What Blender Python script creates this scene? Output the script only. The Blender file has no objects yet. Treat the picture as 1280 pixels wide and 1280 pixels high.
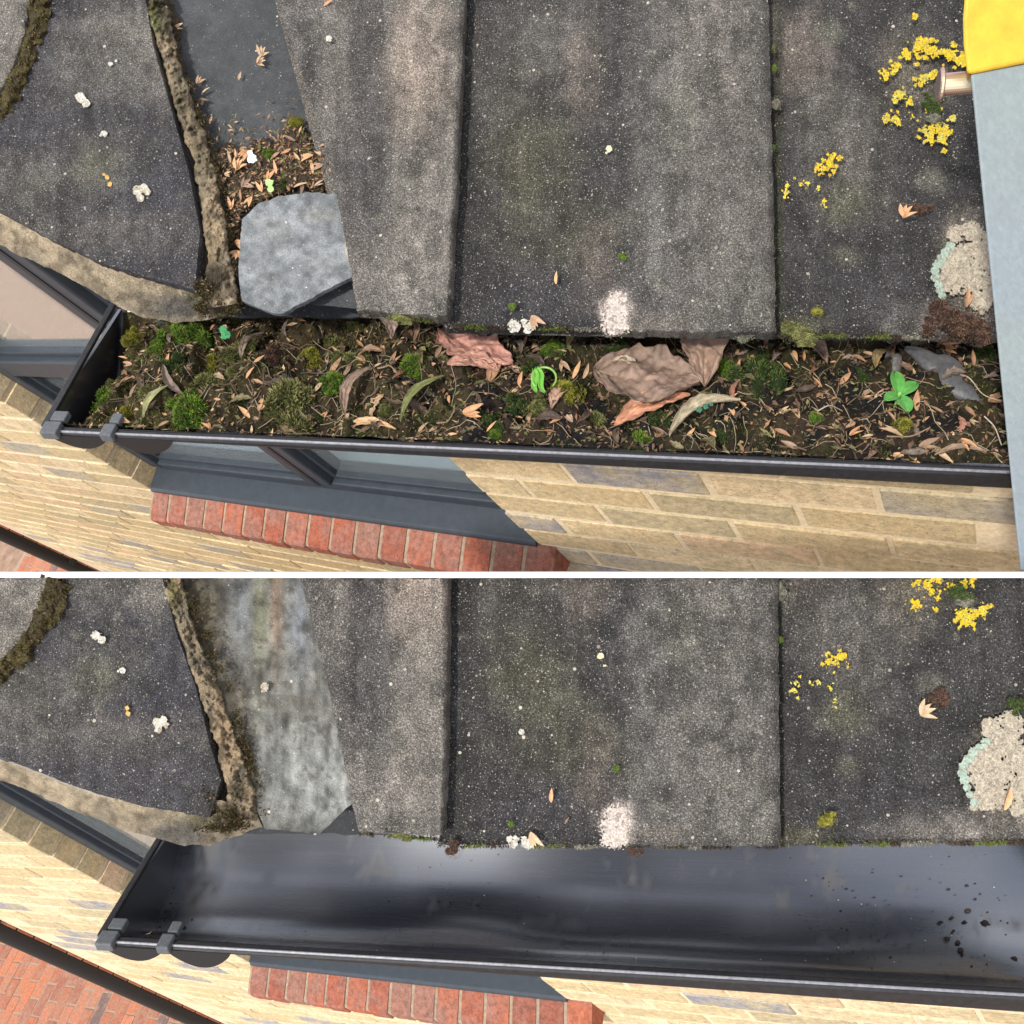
import bpy, math, random
import numpy as np
from mathutils import Matrix, Vector

random.seed(7)
rng = np.random.default_rng(7)
SC = bpy.context.scene
COL = SC.collection

# ------------------------------------------------------------------ camera
F = 1100.0                                  # focal length in photograph pixels (1280 wide)
CAM_H = 5.0
R_A = np.array([[0.83699295, 0.31095363, -0.4502784],
                [0.10242193, -0.89733658, -0.42929805],
                [-0.53754307, 0.32120106, -0.78291286]])
R_B = np.array([[0.85138458, 0.2203892, -0.47599674],
                [-0.17389754, -0.73754296, -0.65252588],
                [-0.4948777, 0.63832514, -0.58960757]])


def ortho(R):
    u, s, vt = np.linalg.svd(R)
    return u @ vt


R_A = ortho(R_A)
R_B = ortho(R_B)
ORG = np.array([0, 0, CAM_H])


def c2w(p):                                  # camera space (right, down, forward) to world
    return np.asarray(p, float) @ R_A + ORG


def cp(u, v, Z):
    return np.array([(u - 640) * Z / F, (v - 640) * Z / F, Z], float)


def proj(pc):
    pc = np.atleast_2d(pc)
    return pc[:, 0] / pc[:, 2] * F + 640, pc[:, 1] / pc[:, 2] * F + 640


cam_d = bpy.data.cameras.new('camera')
cam = bpy.data.objects.new('camera', cam_d)
COL.objects.link(cam)
cam_d.sensor_width = 36
cam_d.lens = 36 * F / 1280
cam_d.clip_start = 0.05
cam_d.clip_end = 400
right, up_, back = R_A[0], -R_A[1], -R_A[2]
mw = Matrix(((right[0], up_[0], back[0], 0), (right[1], up_[1], back[1], 0), (right[2], up_[2], back[2], CAM_H), (0, 0, 0, 1)))
cam.matrix_world = mw
SC.camera = cam

# ------------------------------------------------------------------ world, sun, exposure
SUN_C = np.array([-0.46, 0.02, -0.88])      # towards the sun, camera space
sun_w = SUN_C @ R_A
sun_w /= np.linalg.norm(sun_w)
elev = math.asin(sun_w[2])
azim = math.atan2(sun_w[0], sun_w[1])
world = bpy.data.worlds.new('World')
SC.world = world
world.use_nodes = True
wt = world.node_tree
wt.nodes.clear()
wo = wt.nodes.new('ShaderNodeOutputWorld')
bg = wt.nodes.new('ShaderNodeBackground')
sky = wt.nodes.new('ShaderNodeTexSky')
sky.sky_type = 'NISHITA'
sky.sun_disc = False
sky.sun_elevation = elev
sky.sun_rotation = azim
sky.air_density = 1.0
sky.dust_density = 2.5
bg.inputs['Strength'].default_value = 0.095
cn = wt.nodes.new('ShaderNodeTexNoise')
cn.inputs['Scale'].default_value = 2.4
cn.inputs['Detail'].default_value = 5
tc = wt.nodes.new('ShaderNodeTexCoord')
cr = wt.nodes.new('ShaderNodeValToRGB')
cr.color_ramp.elements[0].position = 0.41
cr.color_ramp.elements[1].position = 0.51
cr.color_ramp.elements[0].color = (0.10, 0.10, 0.10, 1)
mix = wt.nodes.new('ShaderNodeMix')
mix.data_type = 'RGBA'
mix.inputs['B'].default_value = (13.0, 13.1, 13.9, 1)       # bright high cloud
wm = wt.nodes.new('ShaderNodeMapping')
wm.inputs['Location'].default_value = (0.0, 0.0, 0.0)
wt.links.new(tc.outputs['Generated'], wm.inputs['Vector'])
wt.links.new(wm.outputs[0], cn.inputs['Vector'])
wt.links.new(cn.outputs['Fac'], cr.inputs['Fac'])
wt.links.new(cr.outputs['Color'], mix.inputs['Factor'])
wt.links.new(sky.outputs[0], mix.inputs['A'])
wt.links.new(mix.outputs['Result'], bg.inputs['Color'])
wt.links.new(bg.outputs[0], wo.inputs['Surface'])
sd = bpy.data.lights.new('sun', 'SUN')
sd.energy = 3.3
sd.angle = math.radians(4)
sd.color = (1.0, 0.95, 0.87)
sun = bpy.data.objects.new('sun', sd)
COL.objects.link(sun)
sun.rotation_euler = Vector(sun_w.tolist()).to_track_quat('Z', 'Y').to_euler()
sun.location = (0, -2, 8)
SC.view_settings.view_transform = 'Standard'
SC.view_settings.look = 'None'
SC.view_settings.gamma = 1
SC.view_settings.exposure = 0.34
SC.view_settings.use_curve_mapping = False

# ------------------------------------------------------------------ noise
_H = rng.random((257, 257))


def vn(x, y, seed=0):
    x = np.asarray(x, float) + seed * 17.31
    y = np.asarray(y, float) + seed * 5.77
    xi = np.floor(x).astype(int)
    yi = np.floor(y).astype(int)
    fx, fy = x - xi, y - yi
    fx = fx * fx * (3 - 2 * fx)
    fy = fy * fy * (3 - 2 * fy)
    a, b = xi % 256, yi % 256
    return (_H[a, b] * (1 - fx) + _H[a + 1, b] * fx) * (1 - fy) + (_H[a, b + 1] * (1 - fx) + _H[a + 1, b + 1] * fx) * fy


def fbm(x, y, octv=4, seed=0):
    t, a, s = 0, 0.5, 0
    for k in range(octv):
        t = t + a * vn(x * 2 ** k, y * 2 ** k, seed + k)
        s += a
        a *= 0.5
    return t / s * 2 - 1


# ------------------------------------------------------------------ materials
def mat(name):
    m = bpy.data.materials.new(name)
    m.use_nodes = True
    nt = m.node_tree
    b = nt.nodes['Principled BSDF']
    return m, nt, b


def N(nt, typ, **kw):
    n = nt.nodes.new(typ)
    for k, v in kw.items():
        if k in n.inputs:
            n.inputs[k].default_value = v
        else:
            setattr(n, k, v)
    return n


def L(nt, a, b):
    nt.links.new(a, b)


def ramp(nt, src, stops, interp='LINEAR'):
    r = nt.nodes.new('ShaderNodeValToRGB')
    r.color_ramp.interpolation = interp
    e = r.color_ramp.elements
    while len(e) < len(stops):
        e.new(0.5)
    for el, (p, c) in zip(e, stops):
        el.position = p
        el.color = (c, c, c, 1) if isinstance(c, (int, float)) else (*c, 1)
    L(nt, src, r.inputs['Fac'])
    return r.outputs['Color']


def mixc(nt, fac, a, b, mode='MIX'):
    m = nt.nodes.new('ShaderNodeMix')
    m.data_type = 'RGBA'
    m.blend_type = mode
    for k, v in (('Factor', fac), ('A', a), ('B', b)):
        if isinstance(v, bpy.types.NodeSocket):
            L(nt, v, m.inputs[k])
        elif isinstance(v, (int, float)):
            m.inputs[k].default_value = v if k == 'Factor' else (v, v, v, 1)
        else:
            m.inputs[k].default_value = (*v, 1)
    return m.outputs['Result']


def coords(nt, kind='Object'):
    return nt.nodes.new('ShaderNodeTexCoord').outputs[kind]


def noise(nt, vec, scale, detail=4, rough=0.6):
    n = N(nt, 'ShaderNodeTexNoise', Scale=scale, Detail=detail, Roughness=rough)
    L(nt, vec, n.inputs['Vector'])
    return n.outputs['Fac']


def voro(nt, vec, scale, feature='F1'):
    n = nt.nodes.new('ShaderNodeTexVoronoi')
    n.feature = feature
    n.inputs['Scale'].default_value = scale
    L(nt, vec, n.inputs['Vector'])
    return n


def bump(nt, b, h, strength, dist, prev=None):
    n = N(nt, 'ShaderNodeBump', Strength=strength, Distance=dist)
    L(nt, h, n.inputs['Height'])
    if prev is not None:
        L(nt, prev, n.inputs['Normal'])
    L(nt, n.outputs[0], b.inputs['Normal'])
    return n.outputs[0]


def attr(nt, name='Col'):
    a = nt.nodes.new('ShaderNodeAttribute')
    a.attribute_name = name
    return a.outputs['Color']


def math_(nt, op, a, b):
    n = nt.nodes.new('ShaderNodeMath')
    n.operation = op
    for i, v in enumerate((a, b)):
        if isinstance(v, bpy.types.NodeSocket):
            L(nt, v, n.inputs[i])
        else:
            n.inputs[i].default_value = v
    return n.outputs[0]


def speckled(name, dens=1.0, bumpy=1.0, rough=0.92, grain=1.0):
    """Weathered concrete: colour from the painted attribute, aggregate grains of several sizes."""
    m, nt, b = mat(name)
    co = coords(nt)
    base = attr(nt)
    mid = ramp(nt, noise(nt, co, 38, 8, 0.72), [(0.34, 0.70), (0.5, .97), (0.68, 1.40)])
    c = mixc(nt, 1.0, base, mid, 'MULTIPLY')
    fine = ramp(nt, noise(nt, co, 680, 4, 0.75), [(0.38, 1 - 0.62 * grain), (0.49, 1 - .14 * grain), (0.54, 1 + .1 * grain), (0.63, 1 + 1.25 * grain)])
    c = mixc(nt, 1.0, c, fine, 'MULTIPLY')
    # medium grains: about 2 mm cells, a few in a hundred pale
    for sc, lo, colr, size in ((620, 0.66, (0.42, 0.39, 0.335), 0.26), (380, 0.90, (0.46, 0.43, 0.36), 0.27),
                               (170, 0.955, (0.58, 0.53, 0.43), 0.20)):
        v = voro(nt, co, sc)
        sep = nt.nodes.new('ShaderNodeSeparateColor')
        L(nt, v.outputs['Color'], sep.inputs[0])
        pick = math_(nt, 'GREATER_THAN', sep.outputs[0], 1 - (1 - lo) * dens)
        rr = math_(nt, 'MULTIPLY', sep.outputs[1], size)
        disc = math_(nt, 'LESS_THAN', v.outputs['Distance'], math_(nt, 'ADD', rr, 0.10))
        f = math_(nt, 'MULTIPLY', pick, disc)
        f = math_(nt, 'MULTIPLY', f, math_(nt, 'ADD', math_(nt, 'MULTIPLY', sep.outputs[2], 0.65), 0.3))
        c = mixc(nt, f, c, colr)
    # dark pits
    v = voro(nt, co, 380)
    pit = ramp(nt, v.outputs['Distance'], [(0.1, 0.55), (0.35, 1.0)])
    c = mixc(nt, 0.6, c, pit, 'MULTIPLY')
    L(nt, c, b.inputs['Base Color'])
    b.inputs['Roughness'].default_value = rough
    b.inputs['Specular IOR Level'].default_value = 0.25
    h = noise(nt, co, 420, 5, 0.75)
    p = bump(nt, b, h, 0.85 * bumpy, 0.0034)
    h2 = voro(nt, co, 300).outputs['Distance']
    bump(nt, b, h2, 0.45 * bumpy, 0.0016, p)
    return m


M_TILE = speckled('weathered_concrete_tile', 1.25)
M_TILE_DARK = speckled('dark_weathered_tile', 0.8)
M_SLATE = speckled('grey_slate', 0.12, 0.45, 0.8, 0.28)
M_VALLEY = speckled('dark_valley_slate', 0.16, 0.4, 0.65, 0.3)
M_MORTAR = speckled('cement_mortar', 0.35, 1.6, 0.95, 0.35)


def simple(name, col, rough=0.6, spec=0.4, metallic=0.0, nscale=None, namt=0.25, bumpd=0.0, bscale=200, coat=0.0):
    m, nt, b = mat(name)
    co = coords(nt)
    if nscale:
        f = ramp(nt, noise(nt, co, nscale, 5, 0.65), [(0.3, 1 - namt), (0.7, 1 + namt)])
        L(nt, mixc(nt, 1.0, col, f, 'MULTIPLY'), b.inputs['Base Color'])
    else:
        b.inputs['Base Color'].default_value = (*col, 1)
    b.inputs['Roughness'].default_value = rough
    b.inputs['Specular IOR Level'].default_value = spec
    b.inputs['Metallic'].default_value = metallic
    b.inputs['Coat Weight'].default_value = coat
    if bumpd:
        bump(nt, b, noise(nt, co, bscale, 4), 0.7, bumpd)
    return m


def colattr(name, rough=0.8, nscale=300, namt=0.3, bumpd=0.0008, bscale=500, spec=0.3, sss=0.0, trans=0.0):
    m, nt, b = mat(name)
    co = coords(nt)
    f = ramp(nt, noise(nt, co, nscale, 5, 0.7), [(0.3, 1 - namt), (0.7, 1 + namt)])
    L(nt, mixc(nt, 1.0, attr(nt), f, 'MULTIPLY'), b.inputs['Base Color'])
    b.inputs['Roughness'].default_value = rough
    b.inputs['Specular IOR Level'].default_value = spec
    if bumpd:
        bump(nt, b, noise(nt, co, bscale, 4), 0.8, bumpd)
    return m


M_SOIL = colattr('wet_leaf_soil', 0.9, 260, 0.65, 0.0035, 420, 0.25)
M_LITTER = colattr('leaf_litter', 0.75, 400, 0.3, 0.0, 500)
M_MOSS = colattr('moss', 0.85, 700, 0.35, 0.0, 500, 0.15)
M_LICHEN = colattr('lichen_crust', 0.95, 520, 0.28, 0.0008, 900, 0.1)
M_LEAF = colattr('dead_leaf', 0.6, 130, 0.28, 0.0009, 240, 0.35)
M_PLANT = colattr('fresh_green_leaf', 0.4, 120, 0.15, 0.0003, 300, 0.5)
M_PLASTIC = simple('yellow_plastic', (0.56, 0.36, 0.03), 0.5, 0.4, nscale=60, namt=0.15, bumpd=0.0006, bscale=180)
M_CLIP = simple('grey_clip_plastic', (0.085, 0.092, 0.10), 0.5, 0.4, nscale=300, namt=0.25)
M_FRAME = simple('anthracite_frame', (0.033, 0.042, 0.053), 0.45, 0.45, nscale=60, namt=0.18)
M_FRAME_D = simple('anthracite_gasket', (0.015, 0.017, 0.02), 0.5, 0.4)
M_JOINT = simple('pale_mortar_joint', (0.64, 0.53, 0.36), 0.95, 0.2, nscale=120, namt=0.2, bumpd=0.001)
M_SILLJ = simple('dusty_sill_joint', (0.30, 0.235, 0.17), 0.95, 0.2, nscale=120, namt=0.3, bumpd=0.001)
M_WHITE = simple('white_divider', (0.86, 0.86, 0.86), 0.5, 0.4)
M_BLACK = simple('black_downpipe_plastic', (0.012, 0.012, 0.013), 0.45, 0.4)
M_LINTEL = simple('shadowed_room', (0.10, 0.09, 0.085), 0.9, 0.2)


def upvc():
    m, nt, b = mat('black_gutter_plastic')
    co = coords(nt)
    mp = N(nt, 'ShaderNodeMapping')
    mp.inputs['Scale'].default_value = (3, 90, 90)
    L(nt, co, mp.inputs['Vector'])
    streak = noise(nt, mp.outputs[0], 3.5, 6, 0.7)
    base = ramp(nt, streak, [(0.3, (0.005, 0.008, 0.018)), (0.75, (0.009, 0.013, 0.026))])
    dust = ramp(nt, noise(nt, co, 26, 8, 0.75), [(0.55, 0.0), (0.80, 0.28)])
    c = mixc(nt, dust, base, (0.07, 0.068, 0.065))
    dirt = ramp(nt, attr(nt), [(0.0, 0.0), (1.0, 1.0)])
    c = mixc(nt, dirt, c, (0.075, 0.062, 0.045))
    L(nt, c, b.inputs['Base Color'])
    L(nt, mixc(nt, dirt, ramp(nt, streak, [(0.25, 0.24), (0.8, 0.30)]), 0.8), b.inputs['Roughness'])
    L(nt, math_(nt, 'SUBTRACT', 1.0, dirt), b.inputs['Coat Weight'])
    b.inputs['Specular IOR Level'].default_value = 1.0
    b.inputs['Coat IOR'].default_value = 2.25
    b.inputs['Coat Roughness'].default_value = 0.27
    b.inputs['Specular Tint'].default_value = (0.75, 0.85, 1.0, 1)
    bump(nt, b, streak, 0.10, 0.0003)
    return m


M_UPVC = upvc()
M_RIM = simple('worn_gutter_lip', (0.014, 0.014, 0.016), 0.45, 0.45, nscale=140, namt=0.5, bumpd=0.0003, bscale=300)
M_RIMTOP = simple('lip_edge_highlight', (0.17, 0.17, 0.19), 0.42, 0.6, nscale=220, namt=0.4)  # paler grey puts the lip's highlight into the colour


def alu():
    m, nt, b = mat('aluminium_rail')
    co = coords(nt)
    mp = N(nt, 'ShaderNodeMapping')
    mp.inputs['Scale'].default_value = (260, 260, 5)
    L(nt, co, mp.inputs['Vector'])
    st = noise(nt, mp.outputs[0], 1.0, 6, 0.7)
    c = ramp(nt, st, [(0.3, (0.21, 0.235, 0.25)), (0.7, (0.28, 0.305, 0.32))])
    big = ramp(nt, noise(nt, co, 5, 2), [(0.35, (0.92, 1.0, 1.06)), (0.65, (0.98, 1.06, 0.98))])
    c = mixc(nt, 1.0, c, big, 'MULTIPLY')
    v = voro(nt, co, 130)
    mark = ramp(nt, noise(nt, co, 45, 12, 0.95), [(0.515, 0.0), (0.55, 0.55)])
    c = mixc(nt, mark, c, (0.22, 0.24, 0.26))
    L(nt, c, b.inputs['Base Color'])
    b.inputs['Metallic'].default_value = 0.35
    b.inputs['Roughness'].default_value = 0.5
    bump(nt, b, st, 0.3, 0.0004)
    return m


M_ALU = alu()



def steel():
    m, nt, b = mat('zinc_plated_pin')
    b.inputs['Specular IOR Level'].default_value = .8
    lw = N(nt, 'ShaderNodeLayerWeight')
    lw.inputs['Blend'].default_value = 0.4
    c = ramp(nt, lw.outputs['Facing'], [(0.0, (0.72, 0.64, 0.44)), (0.45, (0.50, 0.30, 0.29)), (1.0, (0.30, 0.28, 0.22))])
    L(nt, c, b.inputs['Base Color'])
    b.inputs['Metallic'].default_value = 0.75
    b.inputs['Roughness'].default_value = 0.25
    return m


M_STEEL = steel()


def husk_mat():
    m, nt, b = mat('dry_husk')
    oi = nt.nodes.new('ShaderNodeObjectInfo')
    co = coords(nt)
    c = ramp(nt, oi.outputs['Random'], [(0.0, (0.42, 0.21, 0.10)), (0.25, (0.52, 0.30, 0.15)), (0.5, (0.26, 0.14, 0.075)), (0.72, (0.50, 0.36, 0.22)), (0.85, (0.30, 0.19, 0.12)), (1.0, (0.13, 0.08, 0.05))])
    f = ramp(nt, noise(nt, co, 260, 5, 0.7), [(0.3, 0.65), (0.7, 1.25)])
    L(nt, mixc(nt, 1.0, c, f, 'MULTIPLY'), b.inputs['Base Color'])
    b.inputs['Roughness'].default_value = 0.6
    bump(nt, b, noise(nt, co, 500, 3), 0.5, 0.0005)
    return m


M_HUSK = husk_mat()


def brick_mat(name, stops, patch=0.35, stain=None):
    m, nt, b = mat(name)
    oi = nt.nodes.new('ShaderNodeObjectInfo')
    co = coords(nt)
    sh = nt.nodes.new('ShaderNodeVectorMath')
    sh.operation = 'MULTIPLY_ADD'
    L(nt, oi.outputs['Random'], sh.inputs[0])
    sh.inputs[1].default_value = (37, 11, 23)
    L(nt, co, sh.inputs[2])
    c = ramp(nt, oi.outputs['Random'], stops, 'CONSTANT')
    c2 = mixc(nt, ramp(nt, noise(nt, sh.outputs[0], 13, 5, 0.65), [(0.42, 0.0), (0.62, 0.8)]), c, stain or (0.52, 0.43, 0.26))
    f = ramp(nt, noise(nt, sh.outputs[0], 70, 6, 0.75), [(0.3, 1 - patch), (0.7, 1 + patch)])
    c3 = mixc(nt, 1.0, c2, f, 'MULTIPLY')
    pits = ramp(nt, noise(nt, sh.outputs[0], 300, 3, 0.6), [(0.30, 0.45), (0.42, 1.0)])
    L(nt, mixc(nt, 1.0, c3, pits, 'MULTIPLY'), b.inputs['Base Color'])
    b.inputs['Roughness'].default_value = 0.92
    b.inputs['Specular IOR Level'].default_value = 0.2
    bump(nt, b, noise(nt, sh.outputs[0], 120, 7, 0.75), 0.9, 0.0045)
    return m


M_BRICK = brick_mat('buff_stock_brick', [(0.0, (0.68, 0.53, 0.31)), (0.16, (0.60, 0.46, 0.26)), (0.30, (0.72, 0.57, 0.36)),
                                         (0.46, (0.58, 0.45, 0.26)), (0.58, (0.68, 0.49, 0.31)), (0.70, (0.74, 0.60, 0.38)),
                                         (0.78, (0.48, 0.40, 0.25)), (0.86, (0.30, 0.29, 0.30)), (0.92, (0.41, 0.37, 0.30)), (0.96, (0.35, 0.33, 0.34))], 0.34)
M_RED = brick_mat('red_brick', [(0.0, (0.33, 0.105, 0.065)), (0.3, (0.37, 0.125, 0.075)), (0.6, (0.28, 0.095, 0.062)), (0.85, (0.30, 0.14, 0.10))],
                  0.42, (0.27, 0.15, 0.12))
M_PAVER = brick_mat('red_paving', [(0.0, (0.36, 0.13, 0.075)), (0.3, (0.42, 0.17, 0.10)), (0.6, (0.30, 0.12, 0.08)), (0.8, (0.46, 0.16, 0.08)), (0.92, (0.16, 0.11, 0.10))],
                    0.3, (0.34, 0.19, 0.13))


def glass_mat():
    m, nt, b = mat('window_glass')
    b.inputs['Base Color'].default_value = (0.82, 0.90, 0.92, 1)
    b.inputs['Roughness'].default_value = 0.03
    b.inputs['Transmission Weight'].default_value = 0.92
    b.inputs['IOR'].default_value = 1.5
    return m


M_GLASS = glass_mat()
M_REFL_BACK = simple('pinkish_reflection', (0.46, 0.34, 0.29), 0.9, 0.1, nscale=5, namt=0.3)  # pink tone painted in place of brick reflected in the glass
M_SILLIN = simple('pale_inner_sill', (0.55, 0.66, 0.70), 0.5, 0.3)


# ------------------------------------------------------------------ mesh helpers
class MB:
    def __init__(s):
        s.v, s.f, s.c = [], [], []
        s.n = 0

    def add(s, verts, faces, col=(0.5, 0.5, 0.5)):
        verts = np.asarray(verts, float).reshape(-1, 3)
        s.v.append(verts)
        n = s.n
        s.f.extend([tuple(i + n for i in f) for f in faces])
        col = np.asarray(col, float)
        if col.ndim == 1:
            col = np.tile(col[:3], (len(verts), 1))
        s.c.append(col[:, :3])
        s.n += len(verts)

    def box(s, x0, x1, y0, y1, z0, z1, col=(0.5, 0.5, 0.5)):
        s.add([(x0, y0, z0), (x1, y0, z0), (x1, y1, z0), (x0, y1, z0), (x0, y0, z1), (x1, y0, z1), (x1, y1, z1), (x0, y1, z1)],
              [(0, 3, 2, 1), (4, 5, 6, 7), (0, 1, 5, 4), (1, 2, 6, 5), (2, 3, 7, 6), (3, 0, 4, 7)], col)

    def grid(s, P, col):                     # P: (m, n, 3)
        m, n = P.shape[:2]
        idx = np.arange(m * n).reshape(m, n) + s.n
        a, b, c, d = idx[:-1, :-1], idx[1:, :-1], idx[1:, 1:], idx[:-1, 1:]
        s.f.extend(map(tuple, np.stack([a, b, c, d], -1).reshape(-1, 4).tolist()))
        s.v.append(P.reshape(-1, 3))
        col = np.asarray(col, float)
        if col.ndim == 1:
            col = np.tile(col[:3], (m * n, 1))
        s.c.append(col.reshape(-1, 3))
        s.n += m * n

    def build(s, name, material, parent=None, smooth=False, local=True, origin=None):
        V = np.concatenate(s.v)
        C = np.concatenate(s.c)
        o = np.array(origin, float) if origin is not None else (V.mean(0) if local and parent is None else np.zeros(3))
        if parent is not None and origin is None and parent.get('_o') is not None:
            o = np.array(list(parent['_o']))
        me = bpy.data.meshes.new(name)
        me.from_pydata((V - o).tolist(), [], s.f)
        a = me.color_attributes.new('Col', 'FLOAT_COLOR', 'POINT')
        a.data.foreach_set('color', np.concatenate([C, np.ones((len(C), 1))], 1).astype(np.float32).ravel())
        me.materials.append(material)
        if smooth:
            me.polygons.foreach_set('use_smooth', [True] * len(me.polygons))
        me.update()
        ob = bpy.data.objects.new(name, me)
        COL.objects.link(ob)
        if parent is not None:
            ob.parent = parent
        else:
            ob.location = o
        return ob


def bevel(o, w, seg=2):
    m = o.modifiers.new('bevel', 'BEVEL')
    m.width = w
    m.segments = seg
    m.limit_method = 'ANGLE'
    return o


def tag(o, label=None, cat=None, group=None, kind=None):
    if label:
        o['label'] = label
    if cat:
        o['category'] = cat
    if group:
        o['group'] = group
    if kind:
        o['kind'] = kind
    return o


def empty(name, loc=(0, 0, 0), mtx=None):
    e = bpy.data.objects.new(name, None)
    e.empty_display_size = 0.05
    COL.objects.link(e)
    if mtx is not None:
        e.matrix_world = mtx
        bpy.context.view_layer.update()
    else:
        e.location = loc
        e['_o'] = [float(x) for x in loc]
    return e


class Plane:
    """A plane in camera space: point, two directions; normal faces the camera."""

    def __init__(s, p0, ex, ey):
        s.p = np.array(p0, float)
        s.x = np.array(ex, float) / np.linalg.norm(ex)
        n = np.cross(s.x, np.array(ey, float))
        n /= np.linalg.norm(n)
        if n @ s.p > 0:
            n = -n
        s.n = n
        s.y = np.cross(s.n, s.x)
        if s.y @ np.array(ey) < 0:
            s.y = -s.y

    def hit(s, u, v, h=0.0):                 # point of the plane lifted by h, on the line of sight
        u, v, h = np.broadcast_arrays(np.asarray(u, float), np.asarray(v, float), np.asarray(h, float))
        r = np.stack([(u - 640) / F, (v - 640) / F, np.ones_like(u)], -1)
        t = (s.p @ s.n + h) / (r @ s.n)
        return r * t[..., None]

    def w(s, u, v, h=0.0):
        return c2w(s.hit(u, v, h))


def rail(poly, t):
    p = np.array(poly, float)
    d = np.r_[0, np.cumsum(np.hypot(*np.diff(p, axis=0).T))]
    d /= d[-1]
    return np.stack([np.interp(t, d, p[:, 0]), np.interp(t, d, p[:, 1])], -1)


def blobs(u, v, base, lst):
    """Weathering colour, with some painted shade: list of (u, v, ru, rv, colour, strength)."""
    C = np.broadcast_to(np.array(base, float), u.shape + (3,)).copy()
    wob = fbm(u / 23, v / 23, 4, 3) * 0.55 + fbm(u / 7, v / 7, 3, 8) * 0.3
    for (cu, cv, ru, rv, col, st) in lst:
        d = np.sqrt(((u - cu) / ru) ** 2 + ((v - cv) / rv) ** 2) + wob * 0.6
        k = np.clip(1.35 - d, 0, 1) * st
        k = k * k * (3 - 2 * k) if st >= 1 else k
        C += (np.array(col) - C) * k[..., None]
    return C


def weather(u, v, C, seed, k=1.0):
    C = np.array(C) * (1 + .30 * k * fbm(u / 9, v / 75, 4, seed))[..., None]
    C = C * (1 + .22 * k * fbm(u / 7, v / 9, 4, seed + 9))[..., None]
    dk = np.clip((fbm(u / 26, v / 34, 5, seed + 20) - .12) * 4, 0, 1) * .45 * k
    C = C + (np.array([.026, .025, .024]) - C) * dk[..., None]
    r = np.random.default_rng(seed)
    u0, u1, v0, v1 = u.min(), u.max(), v.min(), v.max()
    tex = .5 + .5 * np.clip(fbm(u / 4, v / 4, 3, seed + 31) * 2.5, -1, 1)
    for _ in range(int(26 * k)):             # faint old lichen rosettes
        cu, cv_, rr = r.uniform(u0, u1), r.uniform(v0, v1), r.uniform(3.5, 10)
        d = np.hypot(u - cu, (v - cv_) * r.uniform(.8, 1.3)) / rr + .25 * fbm(u / 6, v / 6, 3, seed + 40)
        a = np.clip(1.2 - d, 0, 1) ** .7 * tex * r.uniform(.25, .6)
        C = C + (np.array([.17, .165, .13]) * r.uniform(.7, 1.2) - C) * a[..., None]
    return C


def sheet(name, pl, left, right, nu, nv, material, hfun=None, cfun=None, base=(0.1, 0.1, 0.1), thick=0.012, rough=0.0007,
          edge=1.9, parent=None, hs=0.0, seed=0, smooth=True, straight=False):
    """A slab between two edge lines; runs at its own depth on plane pl with thickness and rough edges."""
    t = np.linspace(0, 1, nv)
    s = np.linspace(0, 1, nu)
    Lp, Rp = rail(left, t), rail(right, t)
    uv = Lp[None] * (1 - s[:, None, None]) + Rp[None] * s[:, None, None]
    u, v = uv[..., 0].copy(), uv[..., 1].copy()
    eu = np.minimum(np.minimum(s, 1 - s)[:, None] * nu, 6) / 6
    ev = np.minimum(np.minimum(t, 1 - t)[None] * nv, 6) / 6
    if not straight:
        u += edge * (1 - eu) * fbm(u / 9 + seed, v / 9, 4, 11)
        v += edge * 1.6 * (1 - ev) * fbm(u / 9, v / 9 + seed, 4, 12)
    S, T = np.meshgrid(s, t, indexing='ij')
    h = hs + (hfun(S, T, u, v) if hfun else 0) + rough * fbm(u / 5, v / 5, 4, 21 + seed) * 2
    h = h - 0.002 * (1 - np.minimum(eu, 1)) ** 3 - 0.002 * (1 - ev) ** 3     # worn arris
    P = pl.w(u, v, h)
    C = cfun(u, v, S, T) if cfun else np.broadcast_to(np.array(base), u.shape + (3,))
    if name == 'roof_tile':
        C = weather(u, v, C, 200 + seed)
    mb = MB()
    mb.grid(P, C)
    nw = pl.n @ R_A
    ring = [(i, 0) for i in range(nu)] + [(nu - 1, j) for j in range(1, nv)] + [(i, nv - 1) for i in range(nu - 2, -1, -1)] + [(0, j) for j in range(nv - 2, 0, -1)]
    top = np.array([P[i, j] for i, j in ring])
    cc = np.array([C[i, j] for i, j in ring])
    bot = top - nw * thick
    n = len(ring)
    sign = 1
    mid = (top + bot) / 2 + (rng.random((n, 1)) - 0.5) * 0.0012
    mb.add(np.concatenate([top, mid, bot]), [(i, (i + 1) % n, n + (i + 1) % n, n + i) for i in range(n)] +
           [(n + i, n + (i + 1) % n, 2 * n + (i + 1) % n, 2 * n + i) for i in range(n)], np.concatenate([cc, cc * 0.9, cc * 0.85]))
    P2 = np.array([[P[0, 0], P[0, -1]], [P[-1, 0], P[-1, -1]]]) - nw * thick
    mb.grid(P2, base if cfun is None else C.reshape(-1, 3).mean(0))
    return mb.build(name, material, parent, smooth=smooth)


# ------------------------------------------------------------------ frames of the two roofs
def nrm(v):
    v = np.array(v, float)
    return v / np.linalg.norm(v)


ROOF = {'A': Plane(cp(760, 405, 0.825), (1, .045, -.12), (0.033, -.983, .183)),
        'B': Plane(cp(760, 1055, 0.79), (1, .03, -.15), (0.02, -.99, .03))}


_t = np.linspace(0, 1, 400)
_k = np.where(_t < .34, np.sin(np.clip(_t / .34, 0, 1) * math.pi / 2) ** 1.0 * .25 + .75 * np.clip(_t / .34, 0, 1), 1 - .84 * np.clip((_t - .43) / .57, 0, 1) ** 1.6)
PROF = (_t, _k)


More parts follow.
